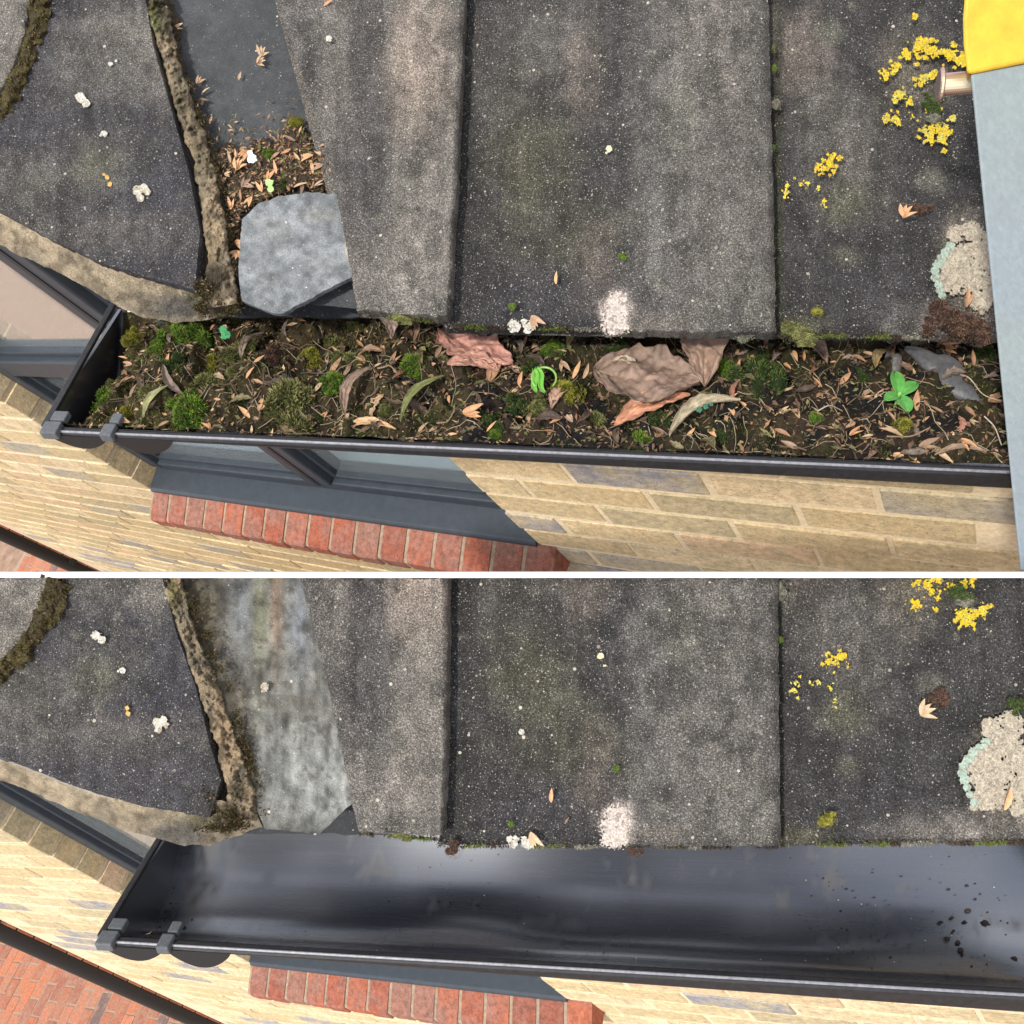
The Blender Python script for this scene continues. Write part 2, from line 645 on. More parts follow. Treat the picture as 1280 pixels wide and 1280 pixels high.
class Gut:
    def __init__(s, l, r, yin, Lw, D):
        s.o = cp(*l)
        d = cp(*r) - s.o
        s.len = np.linalg.norm(d)
        s.x = d / s.len
        y = np.array(yin, float)
        y -= y @ s.x * s.x
        s.y = nrm(y)
        s.z = np.cross(s.x, s.y)             # up
        s.L, s.D = Lw, D
        s.pl = Plane(s.o, s.x, s.y)
        s.flat = False

    def depth(s, y):
        e = np.clip(np.asarray(y, float) / s.L, 0, 1)
        if not s.flat:
            return -s.D * np.sin(np.arccos(1 - 2 * e)) ** .82
        return -s.D * np.interp(e, *PROF)

    def w(s, x, y, z):
        x, y, z = np.broadcast_arrays(np.asarray(x, float), np.asarray(y, float), np.asarray(z, float))
        return c2w(s.o + x[..., None] * s.x + y[..., None] * s.y + z[..., None] * s.z)

    def loc(s, u, v, z=0.0):
        p = s.pl.hit(u, v, z) - s.o
        return p @ s.x, p @ s.y

    def mtx(s):
        X, Y, Z = s.x @ R_A, s.y @ R_A, s.z @ R_A
        o = c2w(s.o)
        return Matrix([[X[i], Y[i], Z[i], o[i]] for i in range(3)] + [[0, 0, 0, 1]])


GA = Gut((58, 533, .885), (1262, 584, .775), (.12, -.8, .58), .190, .085)
GB = Gut((128, 1170, .865), (1280, 1236, .745), (.08, -.45, .89), .176, .072)
GB.flat = True
GA.flat = True
GA.D = .074
G = {'A': GA, 'B': GB}


# ------------------------------------------------------------------ walls and windows
def wall_matrix(R):
    M = R.T @ R_A                            # wall coords (rows) -> world
    return Matrix([[M[0][i], M[1][i], M[2][i], ORG[i]] for i in range(3)] + [[0, 0, 0, 1]])


def wproj(R, x, y, z):
    return proj(np.array([x, y, z]) @ R.T)


def brick_mesh(name, lx, ly, lz, material, b=0.0022):
    mb = MB()
    mb.box(-lx / 2, lx / 2, 0, ly, -lz / 2, lz / 2)
    o = mb.build(name, material, None, origin=(0, 0, 0))
    me = o.data
    import bmesh
    bm = bmesh.new()
    bm.from_mesh(me)
    bmesh.ops.bevel(bm, geom=[e for e in bm.edges if all(v.co.y < 1e-6 for v in e.verts) or (abs(e.verts[0].co.y - e.verts[1].co.y) > .01)],
                    offset=b, segments=1, affect='EDGES')
    bm.to_mesh(me)
    bm.free()
    bpy.data.objects.remove(o)
    return me


BR_FULL = brick_mesh('brick', .215, .1025, .065, M_BRICK)
BR_HALF = brick_mesh('half_brick', .1025, .1025, .065, M_BRICK)


def soldier_mesh():
    # tilted brick of the sill course: sloping dusty face, upright nose
    pr = [(0.02, 0.004), (-0.070, -0.030), (-0.074, -0.034), (-0.074, -0.066), (-0.070, -0.070), (0.08, -0.078), (0.08, 0.004)]
    w = .0325
    mb = MB()
    n = len(pr)
    mb.add([(x, y, z) for x in (-w, w) for (y, z) in pr], [tuple(range(n)), tuple(range(2 * n - 1, n - 1, -1))] +
           [(i, n + i, n + (i + 1) % n, (i + 1) % n) for i in range(n)])
    o = mb.build('b', M_RED, None, origin=(0, 0, 0))
    import bmesh
    bm = bmesh.new()
    bm.from_mesh(o.data)
    bmesh.ops.recalc_face_normals(bm, faces=bm.faces)
    bmesh.ops.bevel(bm, geom=[e for e in bm.edges if abs(e.verts[0].co.x - e.verts[1].co.x) < 1e-6 and e.verts[0].co.y < .01 and e.verts[1].co.y < .01],
                    offset=.003, segments=1, affect='EDGES')
    bm.to_mesh(o.data)
    me = o.data
    bm.free()
    bpy.data.objects.remove(o)
    return me


SOLDIER = soldier_mesh()


def house(K, R, Y, x0, x1, zsill, xmul, xc, ztopR, ztopL, zgr, vlim, spec):
    """Wall plane y = Y (outer face) in its own frame; opening x0..x1 above zsill; left corner xc."""
    M = wall_matrix(R)
    wall = empty('brick_wall', mtx=M)
    tag(wall, spec['wall'], 'wall')
    # mortar bed: behind the brick faces
    mb = MB()
    yb0, yb1 = Y + .0025, Y + .098
    for (a, b, c, d) in ((xc + .004, x0 - .004, zgr, ztopL), (x0 - .004, x1 + .004, zgr, zsill - .02), (x1 + .004, 1.2, zgr, ztopR)):
        mb.box(a, b, yb0, yb1, c, d)
    mb.build('mortar_bed', M_JOINT, wall)
    # bricks
    cand = []
    zt = zsill
    k0 = int(math.floor((zgr - zt) / .075))
    for k in range(k0, 60):
        zc = zt + .0375 + k * .075
        if zc + .03 > max(ztopL, ztopR):
            break
        off = (k % 2) * .1125

        def fits(a, b):
            lim = ztopL if b < x0 + .02 else ztopR
            if zc + .03 > lim:
                return False
            if zc > zt - .0 and b > x0 and a < x1:
                return False
            if zt - .08 < zc < zt and b > x0 + .0 and a < x1 - .0:
                return False
            return a > xc - .01 and b < 1.1
        # left of the opening: laid from the reveal outwards
        x = x0 - (.1025 + .01 if k % 2 else 0) if k >= -3 else x0 - off
        if k % 2 and k >= -3:
            cand.append((x0 - .05125, zc, 'h'))
        while x > xc:
            if x - .215 > xc and fits(x - .215, x):
                cand.append((x - .1075, zc, 'f'))
            x -= .225
        if k >= -3:
            x = x1 + (.1125 if k % 2 else 0)
            if k % 2 and zc + .03 < ztopR:
                cand.append((x1 + .05125, zc, 'h'))
        else:
            x = x0 - off + .01
        while x < 1.0:
            if fits(x, x + .215):
                cand.append((x + .1075, zc, 'f'))
            x += .225
    vis = []
    for (x, z, t) in cand:
        p = np.array([x, Y, z]) @ R.T
        if p[2] < .3:
            continue
        u, v = proj(p)
        if -60 < u[0] < 1340 and vlim[0] < v[0] < vlim[1]:
            vis.append((p[2], x, z, t))
    vis.sort()
    st = MB()
    for i, (_, x, z, t) in enumerate(vis):
        jx, jy = random.uniform(-.002, .002), random.uniform(-.002, .0015)
        if i < 300:
            b = bpy.data.objects.new('brick', BR_FULL if t == 'f' else BR_HALF)
            COL.objects.link(b)
            b.parent = wall
            b.location = (x + jx, Y + jy, z + random.uniform(-.001, .001))
            b.rotation_euler = (0, 0, random.uniform(-.006, .006))
        else:
            w = .1075 if t == 'f' else .051
            me = random.choice(FARCOL)
            st.box(x - w, x + w, Y + jy, Y + .09, z - .0325, z + .0325, me)
    if st.n:
        st.build('distant_bricks', M_FARB, wall)['kind'] = 'stuff'
    # red sill course
    n = int(round((x1 - x0 + .045) / .075))
    for i in range(n):
        b = bpy.data.objects.new('red_brick', SOLDIER)
        COL.objects.link(b)
        b.parent = wall
        b.location = (x0 + .0375 + i * .075, Y + random.uniform(-.002, .002), zsill - .001)
        b.rotation_euler = (0, random.uniform(-.008, .008), 0)
    mb = MB()
    pm_ = [(Y + .02, zsill + .0015), (Y - .0665, zsill - .0335), (Y - .0708, zsill - .038), (Y - .0708, zsill - .066), (Y + .05, zsill - .074), (Y + .05, zsill - .002)]
    mb.add([(x, y, z) for x in (x0 - .004, x0 + n * .075 - .008) for (y, z) in pm_], [(0, 1, 2, 3, 4, 5), (11, 10, 9, 8, 7, 6)] + [(i, 6 + i, 6 + (i + 1) % 6, (i + 1) % 6) for i in range(6)])
    mb.build('sill_mortar', M_SILLJ, wall)
    # window
    win = empty('window', mtx=M)
    tag(win, spec['window'], 'window')
    ya = Y + .055
    zt_ = ztopL - .02
    mb = MB()                                # sloping metal sill
    pr = [(Y - .004, zsill - .006), (Y - .004, zsill + .004), (Y + .002, zsill + .010), (ya + .03, zsill + .024), (ya + .03, zsill - .002), (Y + .0, zsill - .004)]
    nn = len(pr)
    mb.add([(x, y, z) for x in (x0 + .003, x1 - .003) for (y, z) in pr], [tuple(range(nn)), tuple(range(2 * nn - 1, nn - 1, -1))] +
           [(i, nn + i, nn + (i + 1) % nn, (i + 1) % nn) for i in range(nn)])
    bevel(mb.build('sill', M_FRAME, win), .002)
    zf = zsill + .03

    def piece(nm, a, b, y0, y1, c, d, m=M_FRAME, bv=.004):
        q = MB()
        q.box(a, b, y0, y1, c, d)
        o = q.build(nm, m, win)
        if bv:
            bevel(o, bv)
        return o
    fw = .045
    piece('frame_jamb', x0 + .002, x0 + fw, ya, ya + .07, zf, zt_)
    piece('frame_jamb', x1 - fw, x1 - .002, ya, ya + .07, zf, zt_)
    piece('frame_rail', x0 + fw, x1 - fw, ya + .002, ya + .068, zf - .012, zf + .022)
    piece('mullion', xmul - .038, xmul + .038, ya - .004, ya + .066, zf + .022, zt_)
    piece('gasket', xmul - .006, xmul + .006, ya - .006, ya + .0, zf + .022, zt_, M_FRAME_D, 0)
    zt2 = spec['transom']
    piece('transom', x0 + fw, xmul - .038, ya + .0, ya + .066, zt2, zt2 + .06)
    for (a, b, c, d) in ((x0 + fw, xmul - .038, zf + .022, zt2), (x0 + fw, xmul - .038, zt2 + .06, zt_), (xmul + .038, x1 - fw, zf + .022, zt_)):
        # inner casement bead
        bw = .014
        for (e, f_, g, h) in ((a, a + bw, c, d), (b - bw, b, c, d), (a + bw, b - bw, c, c + bw), (a + bw, b - bw, d - bw, d)):
            piece('glazing_bead', e, f_, ya + .016, ya + .05, g, h, M_FRAME, .002)
        piece('pane', a + bw, b - bw, ya + .03, ya + .034, c + bw, d - bw, M_GLASS, 0)
    piece('inner_sill', x0, x1, ya + .072, ya + .26, zf - .01, zf + .012, M_SILLIN, .003)
    piece('reflection_backing', x0 - .1, x1 + .1, ya + .262, ya + .268, zf - .1, zt_, M_REFL_BACK, 0)  # backing sheet added to stand in for the panes' reflection
    # downpipe at the corner
    dp = empty('downpipe', mtx=M)
    tag(dp, spec['pipe'], 'downpipe')
    mb = MB()
    a = np.linspace(0, 2 * math.pi, 25)[:-1]
    r = spec['piper']
    for z in (zgr, ztopL):
        mb.add([(xc - r - .004 + r * math.cos(t), Y - .01 + r * math.sin(t), z) for t in a], [])
    mb.f = [(i, (i + 1) % 24, 24 + (i + 1) % 24, 24 + i) for i in range(24)] + [tuple(range(23, -1, -1)), tuple(range(24, 48))]
    mb.build('pipe', M_BLACK, dp, smooth=False)
    for z in np.arange(zgr + .6, ztopL, 1.8):
        q = MB()
        q.box(xc - 2 * r - .012, xc + .01, Y - .012 - r * .3, Y + .02, z, z + .03)
        q.build('bracket', M_BLACK, dp)
    q = MB()  # narrow red blocks put in for a red reflection along the corner
    for i in range(int((ztopL - zgr) / .075)):
        q.box(xc - .026, xc + .003, Y - .004, Y + .09, zgr + i * .075 + .006, zgr + i * .075 + .070, random.choice([(.34, .12, .07), (.27, .11, .07), (.4, .17, .1)]))
    q.build('red_reflection_edge', M_FARB, wall)['kind'] = 'stuff'
    return wall, win


FARCOL = [(.68, .53, .31), (.6, .46, .26), (.72, .57, .36), (.58, .45, .26), (.68, .49, .31), (.74, .6, .38), (.48, .4, .25), (.33, .31, .31), (.66, .54, .33)]
M_FARB = colattr('far_brickwork', 0.92, 40, 0.3, 0.0015, 150, 0.2)

house('A', R_A, .507, -2.112, -.88, -1.405, -1.462, -4.22, -.935, -.42, -5.0, (300, 770),
      dict(wall='cream and buff brick wall below the debris filled gutter, upper of the two walls',
           window='dark grey framed window under the clogged gutter with a wide grey sill',
           pipe='black downpipe on the corner of the upper buff brick wall', piper=.05, transom=-.93))
house('B', R_B, .503, -2.17, -1.11, -2.03, -1.66, -3.22, -1.67, -.92, -4.25, (940, 1330),
      dict(wall='cream and buff brick wall below the cleaned empty gutter, lower of the two walls',
           window='dark grey framed window beyond the end of the cleaned empty gutter',
           pipe='black downpipe on the corner of the lower buff brick wall', piper=.038, transom=-1.8))


# ground
def ground():
    mb = MB()
    mb.box(-30, 30, -30, 30, -.05, 0, (.3, .2, .14))
    g = mb.build('ground', simple('sandy_ground', (.26, .17, .12), .95, .2, nscale=9, namt=.3), None, origin=(0, 0, 0))
    tag(g, kind='structure')
    pm = brick_mesh('paver', .10, .05, .20, M_PAVER, .004)
    for K, R, zg, xr, yr, ch in (('A', R_A, -4.985, (-9, -3.2), (-3.5, 1.6), (0, 150, 620, 740)), ('B', R_B, -4.24, (-7.5, -2.6), (-3.2, 1.2), (0, 300, 1130, 1290))):
        p = empty('paving' if K == 'A' else 'patio', mtx=wall_matrix(R))
        tag(p, kind='structure')
        q = MB()
        q.box(xr[0], xr[1], yr[0], yr[1], zg - .06, zg - .004)
        q.build('paving_bed', simple('sandy_joint_' + K, (.30, .22, .16), .95, .2, nscale=60, namt=.2), p)
        n = 0
        st = MB()
        i = 0
        x = xr[0] + .1
        while x < xr[1] - .1:
            y = yr[0] + .1 + (i % 2) * .105
            while y < yr[1] - .1:
                uu, vv = wproj(R, x, y, zg)
                if ch[0] - 60 < uu[0] < ch[1] + 60 and ch[2] - 40 < vv[0] < ch[3] + 30:
                    if ch[0] - 15 < uu[0] < ch[1] and ch[2] < vv[0] < ch[3] and n < 300:
                        b = bpy.data.objects.new('paver', pm)
                        COL.objects.link(b)
                        b.parent = p
                        b.location = (x, y, zg + random.uniform(-.003, .002))
                        b.rotation_euler = (-math.pi / 2, 0, random.uniform(-.01, .01))
                        n += 1
                    else:
                        st.box(x - .05, x + .05, y - .1, y + .1, zg - .05, zg + random.uniform(-.003, .002), random.choice([(.36, .13, .075), (.42, .17, .1), (.3, .12, .08)]))
                y += .21
            x += .105
            i += 1
        if st.n:
            st.build('outlying_pavers', M_FARB, p)['kind'] = 'stuff'
        print('pavers', K, n)


ground()

# ------------------------------------------------------------------ tiled roofs
DK = (.042, .040, .0395)
MD = (.104, .097, .088)
LT = (.190, .173, .150)
PK = (.235, .193, .158)
OL = (.082, .078, .052)


def tiles(K):
    pl = ROOF[K]
    root = empty('tiled_roof', c2w(pl.p))
    dy = 0 if K == 'A' else 640
    if K == 'A':
        tag(root, 'dark weathered concrete tile roof overhanging the gutter packed with moss and leaves', 'roof')
        top = -25
        seamL = [(576, top), (575, 20), (566, 220), (556, 401), (554, 409)]
        seamR = [(957, top), (960, 100), (964, 250), (967, 416)]
        L2 = [(333, top), (352, 20), (378, 95), (400, 160), (420, 240), (437, 330), (446, 388)]
        L2r = [(581, top), (580, 20), (571, 220), (561, 396)]
        Rr = [(1330, top), (1330, 423)]
    else:
        tag(root, 'dark weathered concrete tile roof overhanging the clean empty gutter', 'roof')
        top = 723
        seamL = [(553, top), (553, 850), (552, 950), (549, 1050), (546, 1056)]
        seamR = [(970, top), (971, 900), (973, 1057)]
        L2 = [(376, top), (392, 790), (408, 850), (424, 920), (436, 985), (448, 1040)]
        L2r = [(559, top), (559, 850), (557, 950), (553, 1044)]
        Rr = [(1330, top), (1330, 1052)]
    y0 = top

    # right tile
    def h_main(S, T, u, v):
        return .019 / (1 + np.exp(-(S - .56) * 13)) + .0015 * np.sin(S * 9)

    def c_right(u, v, S, T):
        return blobs(u, v, DK, [(1065, 200 + dy * .97, 60, 90, LT, .35), (1000, 70 + dy, 40, 60, PK, .4), (1035, 150 + dy, 50, 60, MD, .8), (1140, 90 + dy, 45, 60, (.13, .115, .09), .8),
                                (1060, 320 + dy, 20, 14, (.16, .16, .11), .7), (1165, 225 + dy * .985, 22, 14, (.15, .15, .12), .6), (1040, 40 + dy, 20, 14, (.17, .17, .13), .6),
                                (1055, 250 + dy, 28, 30, (.11, .11, .07), .6), (1190, 400 + dy, 90, 28, LT, .8), (1000, 405 + dy, 40, 12, (.09, .085, .05), .6),
                                (1100, 350 + dy, 120, 60, (.045, .043, .046), .6), (972, 250 + dy, 8, 300, (.035, .036, .022), .9), (1270, 380 + dy, 50, 50, LT, .9), (1212 if K == 'A' else 1250, 325 if K == 'A' else 965, 36, 56, (.30, .265, .21), .85)])  # dark line right of the seam carries painted step shade

    def c_main(u, v, S, T):
        d = dy * 1.0
        return blobs(u, v, DK, [(885, 200 + d, 105, 600, MD, 1), (885, 200 + d, 70, 600, (.095, .088, .08), .6), (900, 60 + d, 70, 90, LT, .4), (815, 260 + d, 30, 260, (.11, .104, .098), .6), (690, 40 + d, 70, 60, MD, .8), (640, 120 + d, 50, 50, (.10, .09, .075), .5),
                                (730, 90 + d, 30, 60, PK, .3), (660, 200 + d, 60, 60, OL, .7), (700, 290 + d, 90, 60, OL, .5), (670, 370 + d, 110, 40, (.045, .043, .046), .8),
                                (612, 80 + d, 26, 100, (.075, .07, .065), .5), (583, 200 + d, 12, 400, (.035, .034, .032), .9), (905, 320 + d, 80, 100, (.13, .12, .11), .5), (940, 380 + d, 60, 50, (.12, .115, .10), .7),  # narrow dark band beside the left seam is painted step shade
                                (745, 330 + d, 30, 60, (.12, .10, .085), .5), (820, 405 + d, 40, 14, (.14, .12, .10), .5), (772, 392 + (640 if dy else 0), 21, 27, (.44, .375, .33), 1), (850, 150 + d, 30, 40, (.10, .10, .075), .4)])

    def c_left(u, v, S, T):
        d = dy
        return blobs(u, v, MD, [(520, 90 + d, 45, 90, PK, .9), (528, 30 + d, 30, 60, (.26, .22, .185), .7), (450, 120 + d, 35, 240, (.075, .068, .066), .9), (415, 60 + d, 22, 120, LT, .5), (530, 260 + d, 50, 120, LT, .6),
                                (500, 340 + d, 80, 60, LT, .6), (470, 230 + d, 20, 120, (.07, .066, .064), .7), (385, 60 + d, 30, 60, (.09, .083, .08), .6)])

    zb = 0 if K == 'A' else 0
    o = sheet('roof_tile', pl, seamR, Rr, 150, 190, M_TILE_DARK, lambda S, T, u, v: -.004 + .004 * S, c_right, thick=.015, parent=root, hs=-.006, seed=1)
    o = sheet('roof_tile', pl, seamL, [(a + 3, b) for a, b in seamR], 170, 190, M_TILE, lambda S, T, u, v: -.006 + h_main(S, T, u, v) - .004 * np.clip((S - .985) / .015, 0, 1), c_main, thick=.016, parent=root, seed=2)

    def h_left(S, T, u, v):
        return .002 + .017 * S ** 2 + .006 * (1 - S) ** 3 - .004 * np.clip((S - .97) / .03, 0, 1)
    o = sheet('roof_tile', pl, L2, L2r, 90, 190, M_TILE, h_left, c_left, thick=.016, parent=root, seed=3)
    if K == 'A':
        o['label'] = 'cut tile with a slanting left edge along the valley'

    # valley trough
    d = dy
    if K == 'A':
        vl = [(170, top), (200, 60), (240, 200), (280, 310), (290, 366)]
        vr = [(370, top), (395, 90), (440, 240), (465, 330), (470, 386)]
        vb = (.040, .042, .050)
        vbl = [(225, 60, 34, 160, (.060, .058, .034), .95), (305, 70, 24, 120, (.048, .062, .022), .95), (372, 130, 28, 160, (.070, .078, .105), .95), (268, 60, 10, 90, (.08, .075, .06), .8), (340, 60, 20, 60, (.060, .062, .075), .6), (400, 370, 40, 30, (.07, .075, .08), 1)]
        sm = M_VALLEY
    else:
        vl = [(195, top), (235, 820), (290, 950), (320, 1010), (331, 1036)]
        vr = [(395, top), (410, 820), (430, 900), (434, 960), (441, 1003)]
        vb = (.105, .105, .095)
        vbl = [(250, 800, 34, 180, (.070, .058, .036), .9), (300, 760, 14, 90, (.10, .11, .12), .6), (345, 760, 9, 110, (.17, .115, .075), .6), (325, 780, 10, 120, (.12, .12, .06), .5), (375, 790, 14, 90, (.13, .14, .16), .6),
               (380, 960, 70, 60, (.165, .168, .158), 1), (410, 1000, 45, 45, (.175, .18, .17), .9), (300, 990, 26, 50, (.10, .085, .06), .8), (370, 880, 30, 22, (.06, .05, .04), .7), (330, 860, 60, 60, (.12, .12, .105), .6),
               (290, 900, 22, 80, (.08, .065, .045), .8)]
        sm = M_SLATE
    def cv(u, v, S, T):
        C = blobs(u, v, vb, vbl)
        k = 1 + .85 * fbm(u / 10, v / 16, 5, 91) + .3 * fbm(u / 5, v / 60, 4, 97)
        sp = np.clip((fbm(u / 7, v / 9, 4, 95) - .22) * 4, 0, 1) * (.55 if K == 'B' else .2)
        C = C * k[..., None]
        return C + (np.array([.045, .038, .026]) - C) * sp[..., None]

    if K == 'A':
        q = sheet('valley_slate', pl, vl, vr, 70, 130, sm, lambda S, T, u, v: -.012 - .030 * np.sin(S * math.pi), cv, thick=.006, parent=root, seed=5, rough=.0004)
        q['label'] = 'dark blue grey valley slate between the mortar and the cut tile'
    else:
        # one long valley slate with a pointed lower end
        t = np.linspace(0, 1, 130)
        s = np.linspace(0, 1, 80)
        Lp, Rp = rail(vl, t), rail(vr, t)
        uv = Lp[None] * (1 - s[:, None, None]) + Rp[None] * s[:, None, None]
        tip = np.interp(s, [0, .5, .62, 1], [0, 22, 27, 0])
        uv[..., 1] += tip[:, None] * np.clip((t - .6) / .4, 0, 1)[None] ** 1.2
        u, v = uv[..., 0], uv[..., 1]
        S, T = np.meshgrid(s, t, indexing='ij')
        v = v + 1.2 * fbm(u / 7, v / 7, 3, 4) * (T > .97)
        h = .000 - .026 * np.sin(S * math.pi) * (1 - T) ** .6 + .0006 * fbm(u / 6, v / 6, 4, 4)
        mb = MB()
        P = pl.w(u, v, h)
        C = cv(u, v, S, T)
        mb.grid(P, C)
        nw = pl.n @ R_A
        e1, e2 = P[:, -1], P[-1, :]
        mb.grid(np.stack([e1, e1 - nw * .007], 1), C[:, [-1, -1]] * .8)
        mb.grid(np.stack([e2 - nw * .007, e2], 1), C[-1][:, None].repeat(2, 1) * .8)
        mb.grid(P - nw * .007, C * .6)
        q = mb.build('valley_slate', sm, root, smooth=True)
        q['label'] = 'long grey valley slate with a pointed lower end'

    u0, v1 = (205, 396) if K == 'A' else (225, 1043)
    sheet('underlay', pl, [(u0, top), (u0 + 55, v1)], [(480, top), (520, v1)], 20, 40, M_VALLEY, None, None, (.03, .032, .036), .003, parent=root, hs=-.062, seed=9)

    # left roof slope: two tiles with a mossy joint
    if K == 'A':
        la = [(-60, top), (-60, 250)]
        mid = [(178, top), (192, 60), (212, 130), (236, 215), (250, 290), (243, 362)]
        low = [(-60, 232), (0, 264), (60, 297), (120, 326), (180, 345), (243, 362)]
        seam = [(52, top), (45, 40), (28, 90), (5, 140), (-20, 175), (-60, 200)]
    else:
        la = [(-60, top), (-60, 900)]
        mid = [(203, top), (220, 790), (245, 860), (262, 930), (276, 975), (262, 1022)]
        low = [(-60, 925), (0, 946), (60, 970), (120, 992), (180, 1008), (262, 1022)]
        seam = [(72, top), (62, 760), (40, 800), (10, 835), (-20, 860), (-60, 880)]
    cA = lambda u, v, S, T: blobs(u, v, (.052, .050, .054), [(150, 40 + d, 70, 40, LT, .6), (120, 90 + d, 60, 40, MD, .8), (200, 80 + d, 40, 60, LT, .6), (130, 200 + d * .985, 60, 50, (.085, .083, .07), .6),
                                                            (60, 220 + d, 80, 30, MD, .6), (200, 240 + d, 60, 50, (.045, .044, .05), .7), (100, 290 + d * .98, 200, 30, (.11, .10, .09), .6), (20, 240 + d, 60, 40, (.10, .092, .08), .6), (120, 210 + d, 30, 26, (.12, .115, .08), .5)])
    hL = lambda S, T, u, v: .016 - (u / 260) * .016
    # grid whose left rail is the seam and whose lower edge follows the verge
    n1 = rail(seam, np.linspace(0, 1, 120))
    q = sheet('roof_tile', pl, seam + low[:1], mid, 120, 130, M_TILE_DARK, hL, cA, thick=.012, parent=root, seed=6)
    # bring the lower boundary onto the verge line
    q.data.update()
    q['label'] = 'large dark tile left of the mortar strip'
    bpy.data.objects.remove(q)
    t = np.linspace(0, 1, 130)
    s = np.linspace(0, 1, 130)
    topline = np.array([seam[0], mid[0]], float)
    Lr, Rr_ = rail(seam + [low[0]], t), rail(mid, t)
    Tp, Bt = rail([seam[0], mid[0]], s), rail(low, s)
    S, T = np.meshgrid(s, t, indexing='ij')
    uv = (Lr[None] * (1 - S[..., None]) + Rr_[None] * S[..., None] + Tp[:, None] * (1 - T[..., None]) + Bt[:, None] * T[..., None]
          - (np.array(seam[0]) * ((1 - S) * (1 - T))[..., None] + np.array(mid[0]) * (S * (1 - T))[..., None] + np.array(low[0]) * ((1 - S) * T)[..., None] + np.array(mid[-1]) * (S * T)[..., None]))
    u, v = uv[..., 0], uv[..., 1]
    v = v + 1.5 * fbm(u / 8, v / 8, 3, 9) * (T > .985)
    h = .016 - (u / 260) * .016 + .0012 * fbm(u / 5, v / 5, 4, 31)
    P = pl.w(u, v, h)
    C = weather(u, v, cA(u, v, S, T), 260)
    mb = MB()
    mb.grid(P, C)
    nw = pl.n @ R_A
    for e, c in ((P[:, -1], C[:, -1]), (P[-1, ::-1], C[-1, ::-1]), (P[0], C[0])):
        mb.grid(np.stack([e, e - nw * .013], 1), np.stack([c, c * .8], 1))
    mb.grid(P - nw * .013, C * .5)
    q = mb.build('roof_tile', M_TILE_DARK, root, smooth=True)
    q['label'] = 'large dark tile left of the mortar strip'
    # corner tile beyond the mossy seam
    q = sheet('roof_tile', pl, [(-80, top), (-80, 150 + d)], [(seam[0][0] - 14, seam[0][1]), (seam[1][0] - 14, seam[1][1]), (seam[2][0] - 14, seam[2][1]), (seam[3][0] - 16, seam[3][1] - 4)],
              50, 60, M_TILE, None, lambda u, v, S, T: blobs(u, v, LT, [(10, 40 + d, 30, 40, MD, .7)]), thick=.016, parent=root, hs=.022, seed=8)
    return root


roofA = tiles('A')
roofB = tiles('B')


# ------------------------------------------------------------------ mortar
def lump_strip(name, pl, path, wpx, h0, hgt, material, cf, parent, n=200, m=22, seed=0, amp=.006, und=False):
    t = np.linspace(0, 1, n)
    p = rail(path, t)
    d = np.gradient(p, axis=0)
    d /= np.linalg.norm(d, axis=1)[:, None]
    nn = np.stack([-d[:, 1], d[:, 0]], 1)
    w = np.interp(t, np.linspace(0, 1, len(wpx)), wpx)
    s = np.linspace(-1, 1, m)
    w = w * (1 + .38 * fbm(t * 24, t * 0 + seed, 4, seed))
    uv = p[:, None] + nn[:, None] * (w[:, None] * s[None])[..., None]
    u, v = uv[..., 0], uv[..., 1]
    S = np.broadcast_to(s, u.shape)
    u = u + np.abs(S) ** 2 * 3.2 * fbm(u / 7, v / 7, 4, seed + 33)
    prof = np.clip(1 - np.abs(S) ** 5, 0, 1)
    h = h0 + hgt * prof + amp * prof * fbm(u / 12, v / 12, 5, seed + 2) + amp * .5 * prof * fbm(u / 5, v / 5, 3, seed + 5)
    h = np.where(prof < .05, h0 - .02, h)
    mb = MB()
    mb.grid(pl.w(u, v, h), cf(u, v))
    return mb.build(name, material, parent, smooth=True)


TAN = (.40, .31, .20)


def grime(u, v, C, a=1.0):
    n = fbm(u / 11, v / 11, 5, 81)
    k = np.clip((n - .02) * 3.2, 0, 1) * .75 * a
    C = C + (np.array([.085, .068, .042]) - C) * k[..., None]
    n2 = np.clip((fbm(u / 30, v / 30, 4, 86) - .15) * 3, 0, 1) * .5 * a
    return C + (np.array([.20, .19, .15]) - C) * n2[..., None]


